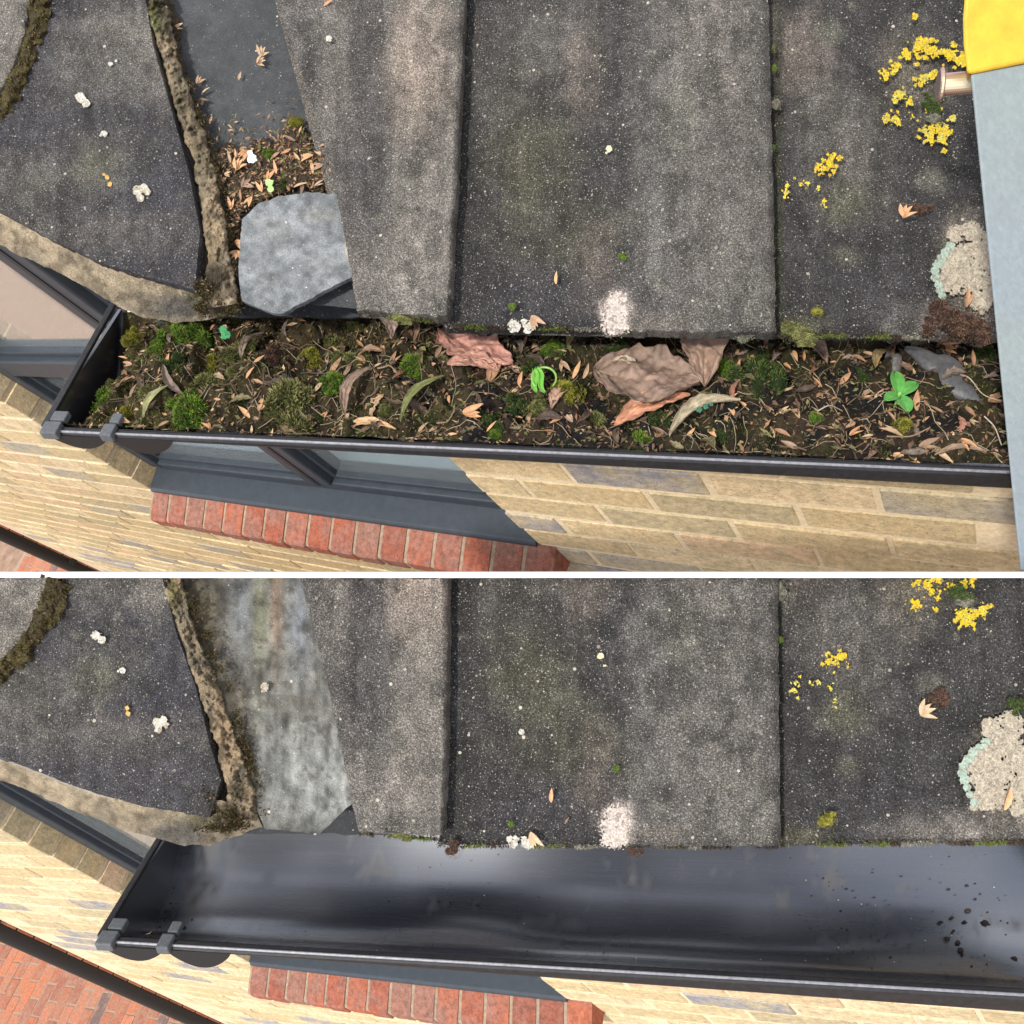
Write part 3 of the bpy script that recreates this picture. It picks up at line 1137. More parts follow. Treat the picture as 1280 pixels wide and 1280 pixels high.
for K, root in (('A', roofA), ('B', roofB)):
    pl = ROOF[K]
    if K == 'A':
        path = [(185, -25), (200, 30), (212, 70), (232, 140), (254, 200), (263, 250), (271, 300), (276, 345), (282, 382)]
        wp = [14, 16, 12, 11, 13, 14, 15, 18, 17]
        bl = [(195, 20, 26, 30, (.15, .16, .05), 1), (205, 5, 12, 50, (.12, .11, .08), .8), (225, 120, 20, 50, (.24, .20, .13), .8), (250, 190, 10, 50, (.16, .14, .09), .6), (270, 280, 14, 60, (.42, .32, .20), .8),
              (268, 350, 16, 26, (.07, .055, .035), 1), (290, 375, 12, 16, (.48, .38, .26), .9), (283, 392, 18, 10, (.08, .06, .04), .7)]
        lo = [(-60, 250), (0, 283), (60, 318), (110, 345), (160, 368), (210, 382), (262, 392), (295, 388)]
        up = [(-60, 230), (0, 262), (60, 295), (120, 324), (180, 338), (232, 346), (258, 352), (290, 366)]
        lo = [(-60, 268), (0, 307), (60, 336), (110, 360), (140, 378), (175, 396), (215, 402), (262, 401), (300, 388)]
    else:
        path = [(212, 723), (228, 770), (245, 820), (267, 880), (285, 930), (295, 970), (304, 1000), (310, 1024)]
        wp = [14, 13, 12, 13, 15, 16, 19, 17]
        bl = [(218, 745, 8, 30, (.24, .22, .09), .9), (238, 760, 12, 40, (.16, .14, .10), .8), (262, 860, 12, 50, (.22, .18, .12), .6), (285, 910, 16, 60, (.46, .33, .20), .9), (300, 985, 14, 18, (.10, .08, .05), .9),
              (318, 1015, 18, 14, (.46, .36, .24), .9), (290, 1015, 18, 16, (.06, .05, .03), .9)]
        up = [(-60, 928), (0, 949), (60, 972), (120, 995), (180, 1004), (240, 1006), (275, 1000), (318, 1010)]
        lo = [(-60, 968), (0, 976), (50, 994), (100, 1016), (150, 1036), (190, 1046), (225, 1056), (265, 1056), (328, 1034)]
    s1 = lump_strip('mortar_fillet', pl, path, wp, -.008, .010, M_MORTAR, lambda u, v: grime(u, v, blobs(u, v, TAN, bl)), root, seed=1, amp=.0095, n=320, m=34)
    lump_strip('mortar_core', pl, path, [x + 9 for x in wp], -.030, .016, M_MORTAR, lambda u, v: np.broadcast_to(np.array([.075, .058, .036]), u.shape + (3,)) * (1 + .6 * fbm(u / 8, v / 8, 4, 19))[..., None], root, seed=4, n=320, m=30)
    s1['label'] = 'tan lumpy mortar fillet beside the valley'
    # mortar bedding under the left verge, seen as a pale band
    t = np.linspace(0, 1, 220)
    s = np.linspace(0, 1, 20)
    U, Lo = rail(up, t), rail(lo, t)
    uv = U[None] * (1 - s[:, None, None]) + Lo[None] * s[:, None, None]
    u, v = uv[..., 0], uv[..., 1]
    S, T = np.meshgrid(s, t, indexing='ij')
    v = v + 3.0 * (S > .8) * fbm(u / 14, v / 14, 4, 5)
    rs = np.clip((T - .6) / .4, 0, 1)
    h = -.004 + .012 * (1 - T) - .055 * S ** 1.3 + (.001 + .006 * rs) * fbm(u / 9, v / 9, 5, 7)
    b2 = [(160, 370 if K == 'A' else 1030, 60, 14, (.33, .27, .19), .7), (225, 385 if K == 'A' else 1045, 50, 18, (.19, .175, .15), 1), (285, 380 if K == 'A' else 1020, 26, 24, (.10, .08, .055), 1),
          (60, 310 if K == 'A' else 985, 60, 12, (.52, .42, .29), .6), (250, 370 if K == 'A' else 1024, 20, 10, (.12, .12, .06), .8)]
    mb = MB()
    mb.grid(pl.w(u, v, h), grime(u, v, blobs(u, v, (.50, .41, .28), b2), .7))
    o = mb.build('mortar_bedding', M_MORTAR, root, smooth=True)
    o['label'] = 'pale cream mortar bedding under the left tile'


# ------------------------------------------------------------------ gutters
def gutter(K):
    g = G[K]
    root = empty('gutter', mtx=g.mtx())
    if K == 'A':
        tag(root, 'black plastic gutter filled to the brim with moss, soil and leaves', 'gutter')
    else:
        tag(root, 'clean empty black plastic gutter with a cloudy sheen', 'gutter')
    Lw, D, X = g.L, g.D, g.len + .12
    th = np.linspace(0, math.pi, 60)
    yy = Lw / 2 - Lw / 2 * np.cos(th)
    zz = g.depth(yy)
    xs = np.linspace(0, X, 420)
    mb = MB()
    P = np.zeros((420, 60, 3))
    P[..., 0] = xs[:, None]
    P[..., 1] = yy + .0004 * np.sin(xs * 40)[:, None]
    warp = .030 * np.sin(xs * 13.5 + 0.4) + .014 * np.sin(xs * 27 + 2.0)      # slight buckle, shaped to make the reflection's edge wavy
    P[..., 2] = zz
    if K == 'B':
        ee = yy / Lw
        P[..., 2] = g.depth((np.clip(ee[None] + warp[:, None] * np.clip((ee - .3) * 4, 0, 1)[None] * np.clip((1 - ee) * 3.5, 0, 1)[None], 0, 1)) * Lw)
    n1 = fbm(P[..., 0] * 60, P[..., 1] * 60, 5, 151)
    n2 = fbm(P[..., 0] * 9, P[..., 1] * 30, 4, 157)
    du = np.clip(1.15 - P[..., 0] / .075, 0, 1) * np.clip(n1 * 2 + .55, 0, 1) * .9 + np.clip(n1 * 1.6 + n2 - .55, 0, 1) * .8
    du += np.clip(P[..., 0] / X - .72, 0, .3) * 1.6 * np.clip(n1 * 2.4 + n2 * .8 - .1, 0, 1)
    mb.grid(P, np.clip(du, 0, 1)[..., None].repeat(3, -1).reshape(-1, 3))
    Q = P.copy()
    Q[..., 1] = Lw / 2 - (Lw / 2 + .003) * np.cos(th)
    Q[..., 2] = P[..., 2] - .004
    mb.build('channel', M_UPVC, root, smooth=True)
    mb = MB()
    mb.grid(Q[:, ::-1], (.02, .02, .02))
    mb.build('outer_skin', M_RIM, root, smooth=True)
    # front lip: top edge painted pale as a highlight and a dark face that gets taller to the right
    a, b = (.006, .024) if K == 'A' else (.005, .024)
    mb = MB()
    n = 60
    x = np.linspace(.002, X, n)
    hh = np.interp(x, [0, X], [a, b])
    for i, (y, zf) in enumerate(((0, 0),)):
        pr = [(.002, lambda h: -.004), (.001, lambda h: -.0006), (-.0035, lambda h: -.0006), (-.0065, lambda h: -.002), (-.0075, lambda h: -.004), (-.0075, lambda h: -h + .003), (-.006, lambda h: -h), (-.002, lambda h: -h)]
    P = np.array([[[x[k], y, f(hh[k])] for (y, f) in pr] for k in range(n)])
    mb.grid(P, (.02, .02, .02))
    mb.build('front_lip', M_RIM, root, smooth=False)
    mb = MB()
    P = np.array([[[x[k], -.0060, -.0016], [x[k], -.0055, -.0002], [x[k], -.0047, .0002], [x[k], -.0040, .0], [x[k], -.0038, -.003]] for k in range(n)])
    mb.grid(P, (.02, .02, .02))
    mb.build('lip_edge', M_RIMTOP, root, smooth=True)
    # stop end plate
    mb = MB()
    k = len(th)
    for xo in (0.0, -.004):
        mb.add([(xo, y * 1.0, z) for y, z in zip(yy, zz)], [], (.12, .12, .12))
    mb.f = [tuple(range(k)), tuple(range(2 * k - 1, k - 1, -1))] + [(i, k + i, k + (i + 1) % k, (i + 1) % k) for i in range(k)]
    mb.build('stop_end', M_UPVC, root)
    mb = MB()
    mb.box(-.006, .001, 0, Lw, -.003, .0012)
    bevel(mb.build('stop_end_edge', M_RIM, root), .001)
    # union bracket lugs showing below the lip
    for j, (x0, x1) in enumerate(((.004, .066), (.070, .135))):
        mb = MB()
        m = 24
        t = np.linspace(0, 1, m)
        for yo in (-.008, .004):
            mb.add([(x0 + (x1 - x0) * q, yo, -.004) for q in t] + [(x0 + (x1 - x0) * q, yo, -.006 - (.017 + .004 * j) * math.sin(q * math.pi) ** .8) for q in t], [])
        f = []
        for i in range(m - 1):
            f += [(i, i + 1, m + i + 1, m + i), (2 * m + i + 1, 2 * m + i, 3 * m + i, 3 * m + i + 1), (m + i, m + i + 1, 3 * m + i + 1, 3 * m + i)]
        mb.f = f
        mb.build('bracket_lug', M_BLACK, root)
    # grey retaining clips
    for j, xc in enumerate((.008, .069)):
        mb = MB()
        w = .009 if j == 0 else .0065
        mb.box(xc - w, xc + w, -.012, .004, -.006, .0045)
        c = bevel(mb.build('clip', M_CLIP, root), .0015)
        mb = MB()
        mb.box(xc - w + .003, xc + w + .001, .006, .019, -.004, .0035)
        bevel(mb.build('clip_tab', M_CLIP, c), .0015)
    return root


gutter('A')
gutter('B')

# fascia boards that carry the gutters, under the tiles
for K in 'AB':
    g = G[K]
    mb = MB()
    mb.box(.36, g.len + .04, g.L + .004, g.L + .022, -.13, -.004)
    o = mb.build('fascia_board', M_BLACK, None, origin=(0, 0, 0))
    o.matrix_world = g.mtx()
    tag(o, 'dark fascia board behind the %s gutter' % ('debris filled' if K == 'A' else 'clean'), 'fascia')


# ------------------------------------------------------------------ soil in the upper gutter
def soil_h(x, y):
    e = np.clip(y / GA.L, 0, 1)
    return np.maximum(GA.depth(y) + .004 + .004 * fbm(x * 60, y * 60, 3, 77),-.013 + .010 * np.sin(np.clip(e, 0, 1) * math.pi) + .010 * np.clip((e - .75) / .25, 0, 1) - .075 * np.clip(1 - x / .042, 0, 1) + .019 * fbm(x * 24, y * 24, 3, 41) + .013 * fbm(x * 70, y * 70, 3, 47)
            + .0028 * fbm(x * 320, y * 320, 3, 55))


def soil():
    nx, ny = 620, 110
    x = np.linspace(.003, GA.len + .035, nx)
    y = np.linspace(.003, GA.L - .004, ny)
    Xg, Yg = np.meshgrid(x, y, indexing='ij')
    Z = soil_h(Xg, Yg)
    n1 = fbm(Xg * 60, Yg * 60, 4, 61)
    n2 = fbm(Xg * 14, Yg * 14, 3, 66)
    base = np.array([.016, .0105, .0065])
    C = base + np.clip(n1, -1, 1)[..., None] * np.array([.030, .020, .011])
    C += np.clip(n2, 0, 1)[..., None] * np.array([.02, .025, .003]) + np.clip((.45 - Xg) / .45, 0, 1)[..., None] * np.array([.018, .016, .0])
    C = np.clip(C, .006, 1)
    mb = MB()
    mb.grid(np.stack([Xg, Yg, Z], -1), C)
    o = mb.build('soil', M_SOIL, None, smooth=True, origin=(0, 0, 0))
    o.matrix_world = GA.mtx()
    tag(o, 'dark crumbly soil packed in the upper gutter', 'soil', kind='stuff')
    # litter fragments
    q = MB()
    n = 9000
    cols = np.array([(.36, .21, .11), (.24, .13, .07), (.45, .31, .18), (.13, .08, .05), (.07, .05, .03), (.10, .11, .035), (.16, .15, .06), (.05, .04, .03)])
    px = rng.random(n) * (GA.len + .02) + .005
    py = rng.random(n) * (GA.L - .012) + .005
    hz = soil_h(px, py)
    for i in range(n):
        l = rng.uniform(.0010, .0042) * (1.8 if rng.random() < .1 else 1)
        w = l * rng.uniform(.12, .5)
        a = rng.uniform(0, 2 * math.pi)
        d = np.array([math.cos(a), math.sin(a), rng.uniform(-.5, .5)])
        e = np.array([-math.sin(a), math.cos(a), rng.uniform(-.5, .5)])
        c = np.array([px[i], py[i], hz[i] + .0005 + .001 * rng.random()])
        col = cols[rng.choice(8, p=[.06, .12, .04, .22, .26, .1, .07, .13])] * rng.uniform(.6, 1.2)
        q.add([c - d * l, c + e * w + [0, 0, w * .5], c + d * l, c - e * w], [(0, 1, 2), (0, 2, 3)], col)
    # loose green moss shoots between the cushions
    nn_ = 0
    while nn_ < 10000:
        x, y = rng.uniform(.01, GA.len), rng.uniform(.008, GA.L - .012)
        m = float(fbm(np.array(x * 30), np.array(y * 30), 3, 131)) + (.14 if x < .3 else (.05 if x < .5 else -.10))
        if m < .2:
            continue
        nn_ += 1
        c = np.array([x, y, float(soil_h(np.array(x), np.array(y)))])
        d = nrm(rng.normal(0, .5, 3) + [0, 0, 1]) * rng.uniform(.0014, .0042)
        e = nrm(rng.normal(0, 1, 3)) * .0005
        k = rng.random()
        cl = np.array([.04, .05, .012]) * (1 - k) + np.array([.19, .23, .045]) * k
        q.add([c - e, c + e, c + d], [(0, 1, 2)], np.array([cl * .5, cl * .5, cl * 1.3]))
    # fibres
    for i in range(260):
        x0, y0 = rng.uniform(.05, GA.len), rng.uniform(.01, GA.L - .03)
        a = rng.uniform(0, 6.28)
        l = rng.uniform(.008, .028)
        k = 7
        t = np.linspace(-1, 1, k)
        cx = x0 + l * t * math.cos(a) + .005 * np.sin(t * 2 + a) * math.sin(a)
        cy = np.clip(y0 + l * t * math.sin(a) + .005 * np.cos(t * 2.4) * math.cos(a), .003, GA.L - .003)
        cz = soil_h(cx, cy) + .0016
        P = np.zeros((k, 3, 3))
        for j, (oy, oz) in enumerate(((-.0004, 0), (0, .0006), (.0004, 0))):
            P[:, j, 0] = cx - oy * math.sin(a)
            P[:, j, 1] = cy + oy * math.cos(a)
            P[:, j, 2] = cz + oz
        q.grid(P, np.array([(.22, .16, .10), (.3, .25, .17), (.12, .08, .05)][i % 3]))
    o = q.build('leaf_litter', M_LITTER, None, origin=(0, 0, 0))
    o.matrix_world = GA.mtx()
    tag(o, 'fine brown litter flakes and root fibres over the soil', 'leaf litter', kind='stuff')


soil()


# ------------------------------------------------------------------ small growing and fallen things
class Surf:
    """A surface that small things sit on: returns world point and frame."""

    def __init__(s, kind, K='A', h=0.0):
        s.k, s.K, s.h = kind, K, h

    def frame(s, u, v, lift=0.0):
        if s.k == 'level':                   # level with one spot of the soil
            x, y = GA.loc(u, v, s.h)
            X, Y, Z = GA.x @ R_A, GA.y @ R_A, GA.z @ R_A
            return GA.w(x, y, s.h + lift), X, Y, Z
        if s.k == 'soil':
            x, y = GA.loc(u, v, -.004)
            y = np.clip(y, .006, GA.L - .008)
            z = float(soil_h(x, y))
            X, Y, Z = GA.x @ R_A, GA.y @ R_A, GA.z @ R_A
            return GA.w(x, y, z + lift), X, Y, Z
        pl = ROOF[s.K]
        X, Y, Z = pl.x @ R_A, pl.y @ R_A, pl.n @ R_A
        return pl.w(u, v, s.h + lift), X, Y, Z


SOILS = Surf('soil')
TA = Surf('roof', 'A', .004)
TB = Surf('roof', 'B', .004)
PXM = {'A': .82 / F, 'B': .78 / F}             # metres per photograph pixel at the roofs


def mframe(p, X, Y, Z, ang=0.0, tilt=0.0, roll=0.0, sc=1.0):
    B = Matrix([[X[i], Y[i], Z[i]] for i in range(3)])
    Rm = B @ Matrix.Rotation(ang, 3, 'Z') @ Matrix.Rotation(tilt, 3, 'Y') @ Matrix.Rotation(roll, 3, 'X')
    M = Rm.to_4x4()
    M = Matrix.Translation(Vector([float(q) for q in p])) @ M @ Matrix.Scale(sc, 4)
    return M


def husk_meshes():
    out = []
    for k in range(9):
        mb = MB()
        nb = [1, 1, 2, 3, 1, 2, 4, 3, 1][k]
        r = random.Random(k)
        for b in range(nb):
            a = (b - (nb - 1) / 2) * r.uniform(.3, .6) + r.uniform(-.15, .15)
            l = r.uniform(.75, 1.0) * .016
            w = l * r.uniform(.13, .2)
            m, n = 9, 5
            P = np.zeros((m, n, 3))
            for i in range(m):
                t = i / (m - 1)
                ww = w * math.sin(math.pi * min(1, t * .95 + .05)) ** .8 * (1.15 - t * .6)
                for j in range(n):
                    s = j / (n - 1) * 2 - 1
                    x = t * l
                    y = s * ww + .12 * l * math.sin(t * 2.4 + k) * .5
                    z = .35 * ww * s * s + .05 * l * math.sin(t * math.pi) + b * .0007 + .10 * l * t * t
                    P[i, j] = (x * math.cos(a) - y * math.sin(a), x * math.sin(a) + y * math.cos(a), z)
            mb.grid(P, (.5, .3, .15))
        o = mb.build('husk', M_HUSK, None, smooth=True, origin=(0, 0, 0))
        me = o.data
        bpy.data.objects.remove(o)
        md = me
        out.append(md)
    return out


HUSKS = husk_meshes()


LM = [(95, 500, 'beside the dark stop end plate'), (170, 440, 'at the upper left end below the mortar'), (215, 515, 'by the second grey clip end'), (280, 440, 'below the mortar foot and green scrap'),
      (310, 520, 'at the lip left of the largest olive cushion'), (360, 450, 'above the largest olive cushion'), (400, 500, 'right of the largest olive cushion'), (420, 425, 'below the cut tile'), (455, 525, 'near the tan leaf on the lip'),
      (490, 450, 'under the grey brown pointed leaf'), (530, 500, 'around the long olive leaf'), (595, 440, 'around the wet pinkish leaf'), (590, 515, 'near the lip below the pinkish leaf'), (680, 490, 'around the curled sprout'),
      (700, 435, 'under the white lichen edge'), (740, 480, 'left of the largest brown leaf'), (735, 545, 'on the lip below the olive dome moss'), (810, 465, 'on or by the largest brown leaf'), (820, 520, 'around the reddish leaf'),
      (890, 530, 'around the pale rolled leaf'), (905, 460, 'beside the vivid green cushion'), (960, 470, 'on the dark moss under the tile seam'), (970, 540, 'at the lip between rolled leaf and grass stalk'), (1020, 470, 'below the dark brown turned leaf'),
      (1040, 540, 'around the curved grass stalk'), (1080, 480, 'left of the four leaved seedling'), (1120, 445, 'above the four leaved seedling'), (1120, 555, 'below the four leaved seedling'), (1160, 510, 'right of the four leaved seedling'),
      (1190, 560, 'on the lip near the thin leaf strip'), (1190, 470, 'on or by the dark grey stone'), (1235, 520, 'beside the ladder rail'), (1030, 430, 'in the shade under the right tile')]
SHAPE = ['single narrow', 'single curved', 'forked', 'three pronged', 'single plain', 'slim forked', 'fan shaped', 'short three pronged', 'single tapering']


def husk_label(u, v, k):
    m = min(LM, key=lambda q: (q[0] - u) ** 2 + 2 * (q[1] - v) ** 2)
    return SHAPE[k] + ' dry husk ' + m[2]


def husk(surf, u, v, ang, sc=1.0, k=None, label=None, group=None, tilt=None):
    p, X, Y, Z = surf.frame(u, v, .0012)
    k = random.randrange(9) if k is None else k
    if label is None:
        label = husk_label(u, v, k)
    o = bpy.data.objects.new('husk', HUSKS[k])
    COL.objects.link(o)
    o.matrix_world = mframe(p, X, Y, Z, ang, random.uniform(-.25, .15) if tilt is None else tilt, random.uniform(-.4, .4), sc)
    tag(o, label or 'small dry tan bud husk lying on the gutter soil', 'husk', group or 'dry bud husks scattered over the gutter soil')
    return o


# explicit husks of the right half, then a scatter
ex = [(1050, 485, .9, 1.5), (1075, 495, .5, 1.6), (1100, 478, .7, 1.3), (1128, 548, 2.8, 1.5), (1145, 520, 1.4, 1.6), (1160, 512, -.8, 1.5), (1150, 558, .2, 1.6), (1185, 545, 0, 1.5), (1170, 560, -.9, 1.5),
      (1195, 560, -1, 1.3), (1120, 560, -.5, 1.6), (1098, 562, .6, 1.6), (1020, 555, .5, 1.5), (1000, 553, 2.6, 1.5), (1235, 505, .4, 1.5), (1212, 470, 1.5, 1.4), (1200, 520, -1.1, 1.2), (1170, 433, -.3, 1.5), (1118, 440, 1.5, 1.2),
      (992, 473, .3, 1.1), (310, 520, 2.5, 1.4), (298, 522, .8, 1.2), (325, 515, 1.2, 1.2), (560, 470, -1.1, 1.3), (548, 455, 1.2, 1.3), (492, 465, 1.2, 1.4), (478, 480, 1.0, 1.2), (700, 455, -1.2, 1.5), (715, 470, 1.3, 1.5),
      (728, 472, 1.4, 1.4), (755, 475, 1.5, 1.3), (660, 470, .4, 1.3), (650, 485, 1.4, 1.2), (520, 378, 1.4, 1), (610, 478, 1.1, 1.4), (850, 535, .6, 1.3), (835, 540, 2.6, 1.3), (940, 520, .3, 1.2), (970, 530, -.7, 1.2), (410, 455, 1.4, 1.4),
      (415, 470, .9, 1.4), (395, 490, 1.1, 1.2), (212, 470, 1.6, 1.2), (150, 480, .5, 1.2), (265, 500, .4, 1.1), (580, 525, .3, 1.4), (635, 545, .6, 1.3), (985, 545, -.4, 1.4), (905, 505, .7, 1.2), (1065, 540, .5, 1.2)]
placed = []
for (u, v, a, s) in ex:
    husk(SOILS, u, v, a, s * random.uniform(.85, 1.1), random.choice([0, 1, 2, 4, 5, 8, 2, 3]))
    placed.append((u, v))
tries = 0
while len(placed) < 215 and tries < 6000:
    tries += 1
    u, v = random.uniform(110, 1250), random.uniform(395, 590)
    lo = 532 + (u - 75) * .0438 - 6
    hi = 405 + (u > 450) * 12
    if not (hi < v < lo) or (u < 160 and v < 520 - (u - 110) * 2):
        continue
    if v < 440 and random.random() < .5:
        continue
    if any((u - a) ** 2 + (v - b) ** 2 < 130 for a, b in placed):
        continue
    kk = random.choice([0, 0, 1, 1, 2, 4, 4, 5, 8, 8, 0, 3])
    husk(SOILS, u, v, random.uniform(0, 6.28), random.uniform(.5, 1.15) * (.7 if kk in (3, 6, 7) else 1), kk)
    placed.append((u, v))


# leaves
def leaf(name, surf, p0, p1, wpx, col, label, cat='leaf', curl=.5, bend=.15, h0=.004, h1=.006, twist=0.0, tipw=.5, mat_=None, hump=.25, group=None, jag=.06, seed=0, veins=.5, res=(90, 41)):
    """Curled leaf from p0 (stalk) to p1 (tip), both in photograph pixels on the surface."""
    a, X, Y, Z = surf.frame(*p0, h0)
    b, _, _, _ = surf.frame(*p1, h1)
    a, b = np.array(a), np.array(b)
    ax = b - a
    Ln = np.linalg.norm(ax)
    ax = ax / Ln
    Zv = Z - (Z @ ax) * ax
    Zv /= np.linalg.norm(Zv)
    side = np.cross(Zv, ax)
    w = wpx * PXM['A'] / 2
    m, n = res
    P = np.zeros((m, n, 3))
    C = np.zeros((m, n, 3))
    r = np.random.default_rng(seed + 5)
    ph = r.uniform(0, 6)
    col = np.array(col)
    for i in range(m):
        t = i / (m - 1)
        ww = w * (math.sin(math.pi * t ** (.75 + tipw * .3)) ** .75 + .02)
        tw = twist * (t - .5)
        for j in range(n):
            s = j / (n - 1) * 2 - 1
            e = ww * (1 + jag * math.sin(t * 23 + ph + 3 * np.sign(s)) + jag * .7 * math.sin(t * 47 + ph))
            cang = curl * s * 1.6
            y = e * math.sin(cang) / (curl * 1.6) if curl > .05 else e * s
            z = e * (1 - math.cos(cang)) / (curl * 1.6) if curl > .05 else 0
            z = z + .0012 * (abs(s) < .06) * -1 + .06 * w * math.sin(9 * t + 5 * s + ph) + .04 * w * math.sin((t * 16 - abs(s) * 5) * 1.6)
            y2, z2 = y * math.cos(tw) - z * math.sin(tw), y * math.sin(tw) + z * math.cos(tw)
            zz = z2 + hump * Ln * math.sin(t * math.pi) * .35 + w * .15 * float(fbm(t * 4 + ph, s * 2.0, 3, seed)) + w * .06 * float(fbm(t * 22 + ph, s * 9, 2, seed))
            P[i, j] = a + ax * (t * Ln) + side * (y2 + bend * Ln * math.sin(t * math.pi)) + Zv * zz
            vein = 1 - veins * .55 * max(0, math.cos((t * 16 - abs(s) * 5) * 1.6)) ** 14
            spot = float(fbm(t * 14 + ph, s * 5, 4, seed + 3))
            vein *= 1 + .5 * spot
            if abs(s) > .86:
                vein *= .75
            mid = 1.18 if abs(s) < .07 else 1
            C[i, j] = col * (.86 + .28 * float(vn(t * 6 + ph, s * 3, seed))) * vein * mid
    mb = MB()
    mb.grid(P, C)
    o = mb.build(name, mat_ or M_LEAF, None, smooth=True)
    md = o.modifiers.new('thickness', 'SOLIDIFY')
    md.thickness = .0004
    tag(o, label, cat, group)
    return o


BRN = (.25, .155, .115)
leaf('dead_leaf', SOILS, (742, 466), (874, 490), 104, (.20, .135, .10), 'largest curled brown leaf, lying under the tile edge beside the green moss', curl=.35, hump=.22, h0=.016, h1=.012, seed=1, bend=-.12, jag=.05)
leaf('dead_leaf', SOILS, (850, 412), (878, 494), 66, (.27, .18, .13), 'brown veined leaf poking out from under the tile edge, right of the largest leaf', curl=.5, hump=.25, h0=.014, h1=.012, seed=2, bend=.1)
leaf('dead_leaf', SOILS, (548, 418), (642, 460), 60, (.36, .18, .14), 'wet pinkish brown leaf half buried below the tile edge', curl=.22, hump=.1, h0=.006, h1=.006, seed=3, bend=-.05, jag=.12)
leaf('dead_leaf', SOILS, (560, 462), (625, 470), 30, (.36, .19, .14), 'small pinkish brown leaf scrap beneath the wet pinkish leaf', curl=.3, hump=.1, h0=.004, h1=.005, seed=13)
leaf('dead_leaf', SOILS, (768, 532), (862, 500), 34, (.42, .20, .12), 'reddish orange leaf below the largest brown leaf', curl=.4, hump=.2, h0=.006, h1=.008, seed=4, bend=.06, jag=.1)
leaf('dead_leaf', SOILS, (836, 548), (924, 508), 24, (.33, .28, .19), 'pale rolled leaf with a grey green underside near the gutter lip', curl=.9, hump=.2, h0=.008, h1=.010, seed=5, twist=.8)
leaf('dead_leaf', SOILS, (762, 462), (800, 478), 16, (.40, .33, .25), 'pale folded rim of leaf beside the largest brown leaf', curl=1.1, hump=.3, h0=.016, h1=.012, seed=15)
leaf('dead_leaf', SOILS, (476, 402), (492, 433), 22, (.27, .20, .17), 'grey brown pointed leaf hanging at the tile edge', curl=.5, hump=.15, h0=.010, h1=.010, seed=6)
leaf('dead_leaf', SOILS, (432, 522), (468, 474), 20, (.22, .15, .11), 'dark brown curled leaf standing in the left middle of the debris', curl=.8, hump=.25, h0=.005, h1=.010, seed=7)
leaf('dead_leaf', SOILS, (425, 538), (495, 536), 13, (.45, .28, .15), 'tan leaf lying flat along the gutter lip', curl=.4, hump=.1, h0=.006, h1=.006, seed=8)
leaf('dead_leaf', SOILS, (502, 532), (557, 478), 13, (.16, .17, .06), 'long olive green dead leaf pointing up to the right', curl=.6, hump=.12, h0=.008, h1=.012, seed=9, twist=.5)
leaf('dead_leaf', SOILS, (180, 524), (216, 492), 12, (.24, .24, .11), 'slim olive leaf at the left end of the gutter', curl=.5, hump=.1, h0=.006, h1=.010, seed=10)
leaf('dead_leaf', SOILS, (305, 455), (330, 415), 14, (.25, .19, .14), 'faded grey brown leaf left of the moss, below the slate tip', curl=.5, hump=.15, h0=.006, h1=.010, seed=11)
leaf('dead_leaf', SOILS, (985, 428), (1032, 460), 30, (.23, .16, .12), 'dark brown leaf with a turned tip under the tile seam', curl=.7, hump=.25, h0=.008, h1=.008, seed=12, bend=.15)
leaf('dead_leaf', SOILS, (1165, 575), (1228, 574), 9, (.26, .18, .12), 'thin brown leaf strip against the gutter lip near the ladder', curl=.5, hump=.05, h0=.004, h1=.004, seed=14)
leaf('dead_leaf', SOILS, (690, 520), (712, 500), 20, (.32, .20, .14), 'short crumpled brown leaf right of the curled sprout', curl=.8, hump=.2, h0=.006, h1=.006, seed=16)
leaf('dead_leaf', SOILS, (1092, 465), (1108, 440), 14, (.24, .17, .08), 'olive brown scrap above the four leaved seedling', curl=.6, hump=.2, h0=.008, h1=.006, seed=17)
leaf('dead_leaf', SOILS, (255, 470), (282, 478), 11, (.34, .25, .16), 'small tan leaf scrap among the moss at the left end', curl=.5, hump=.2, h0=.006, h1=.006, seed=18)


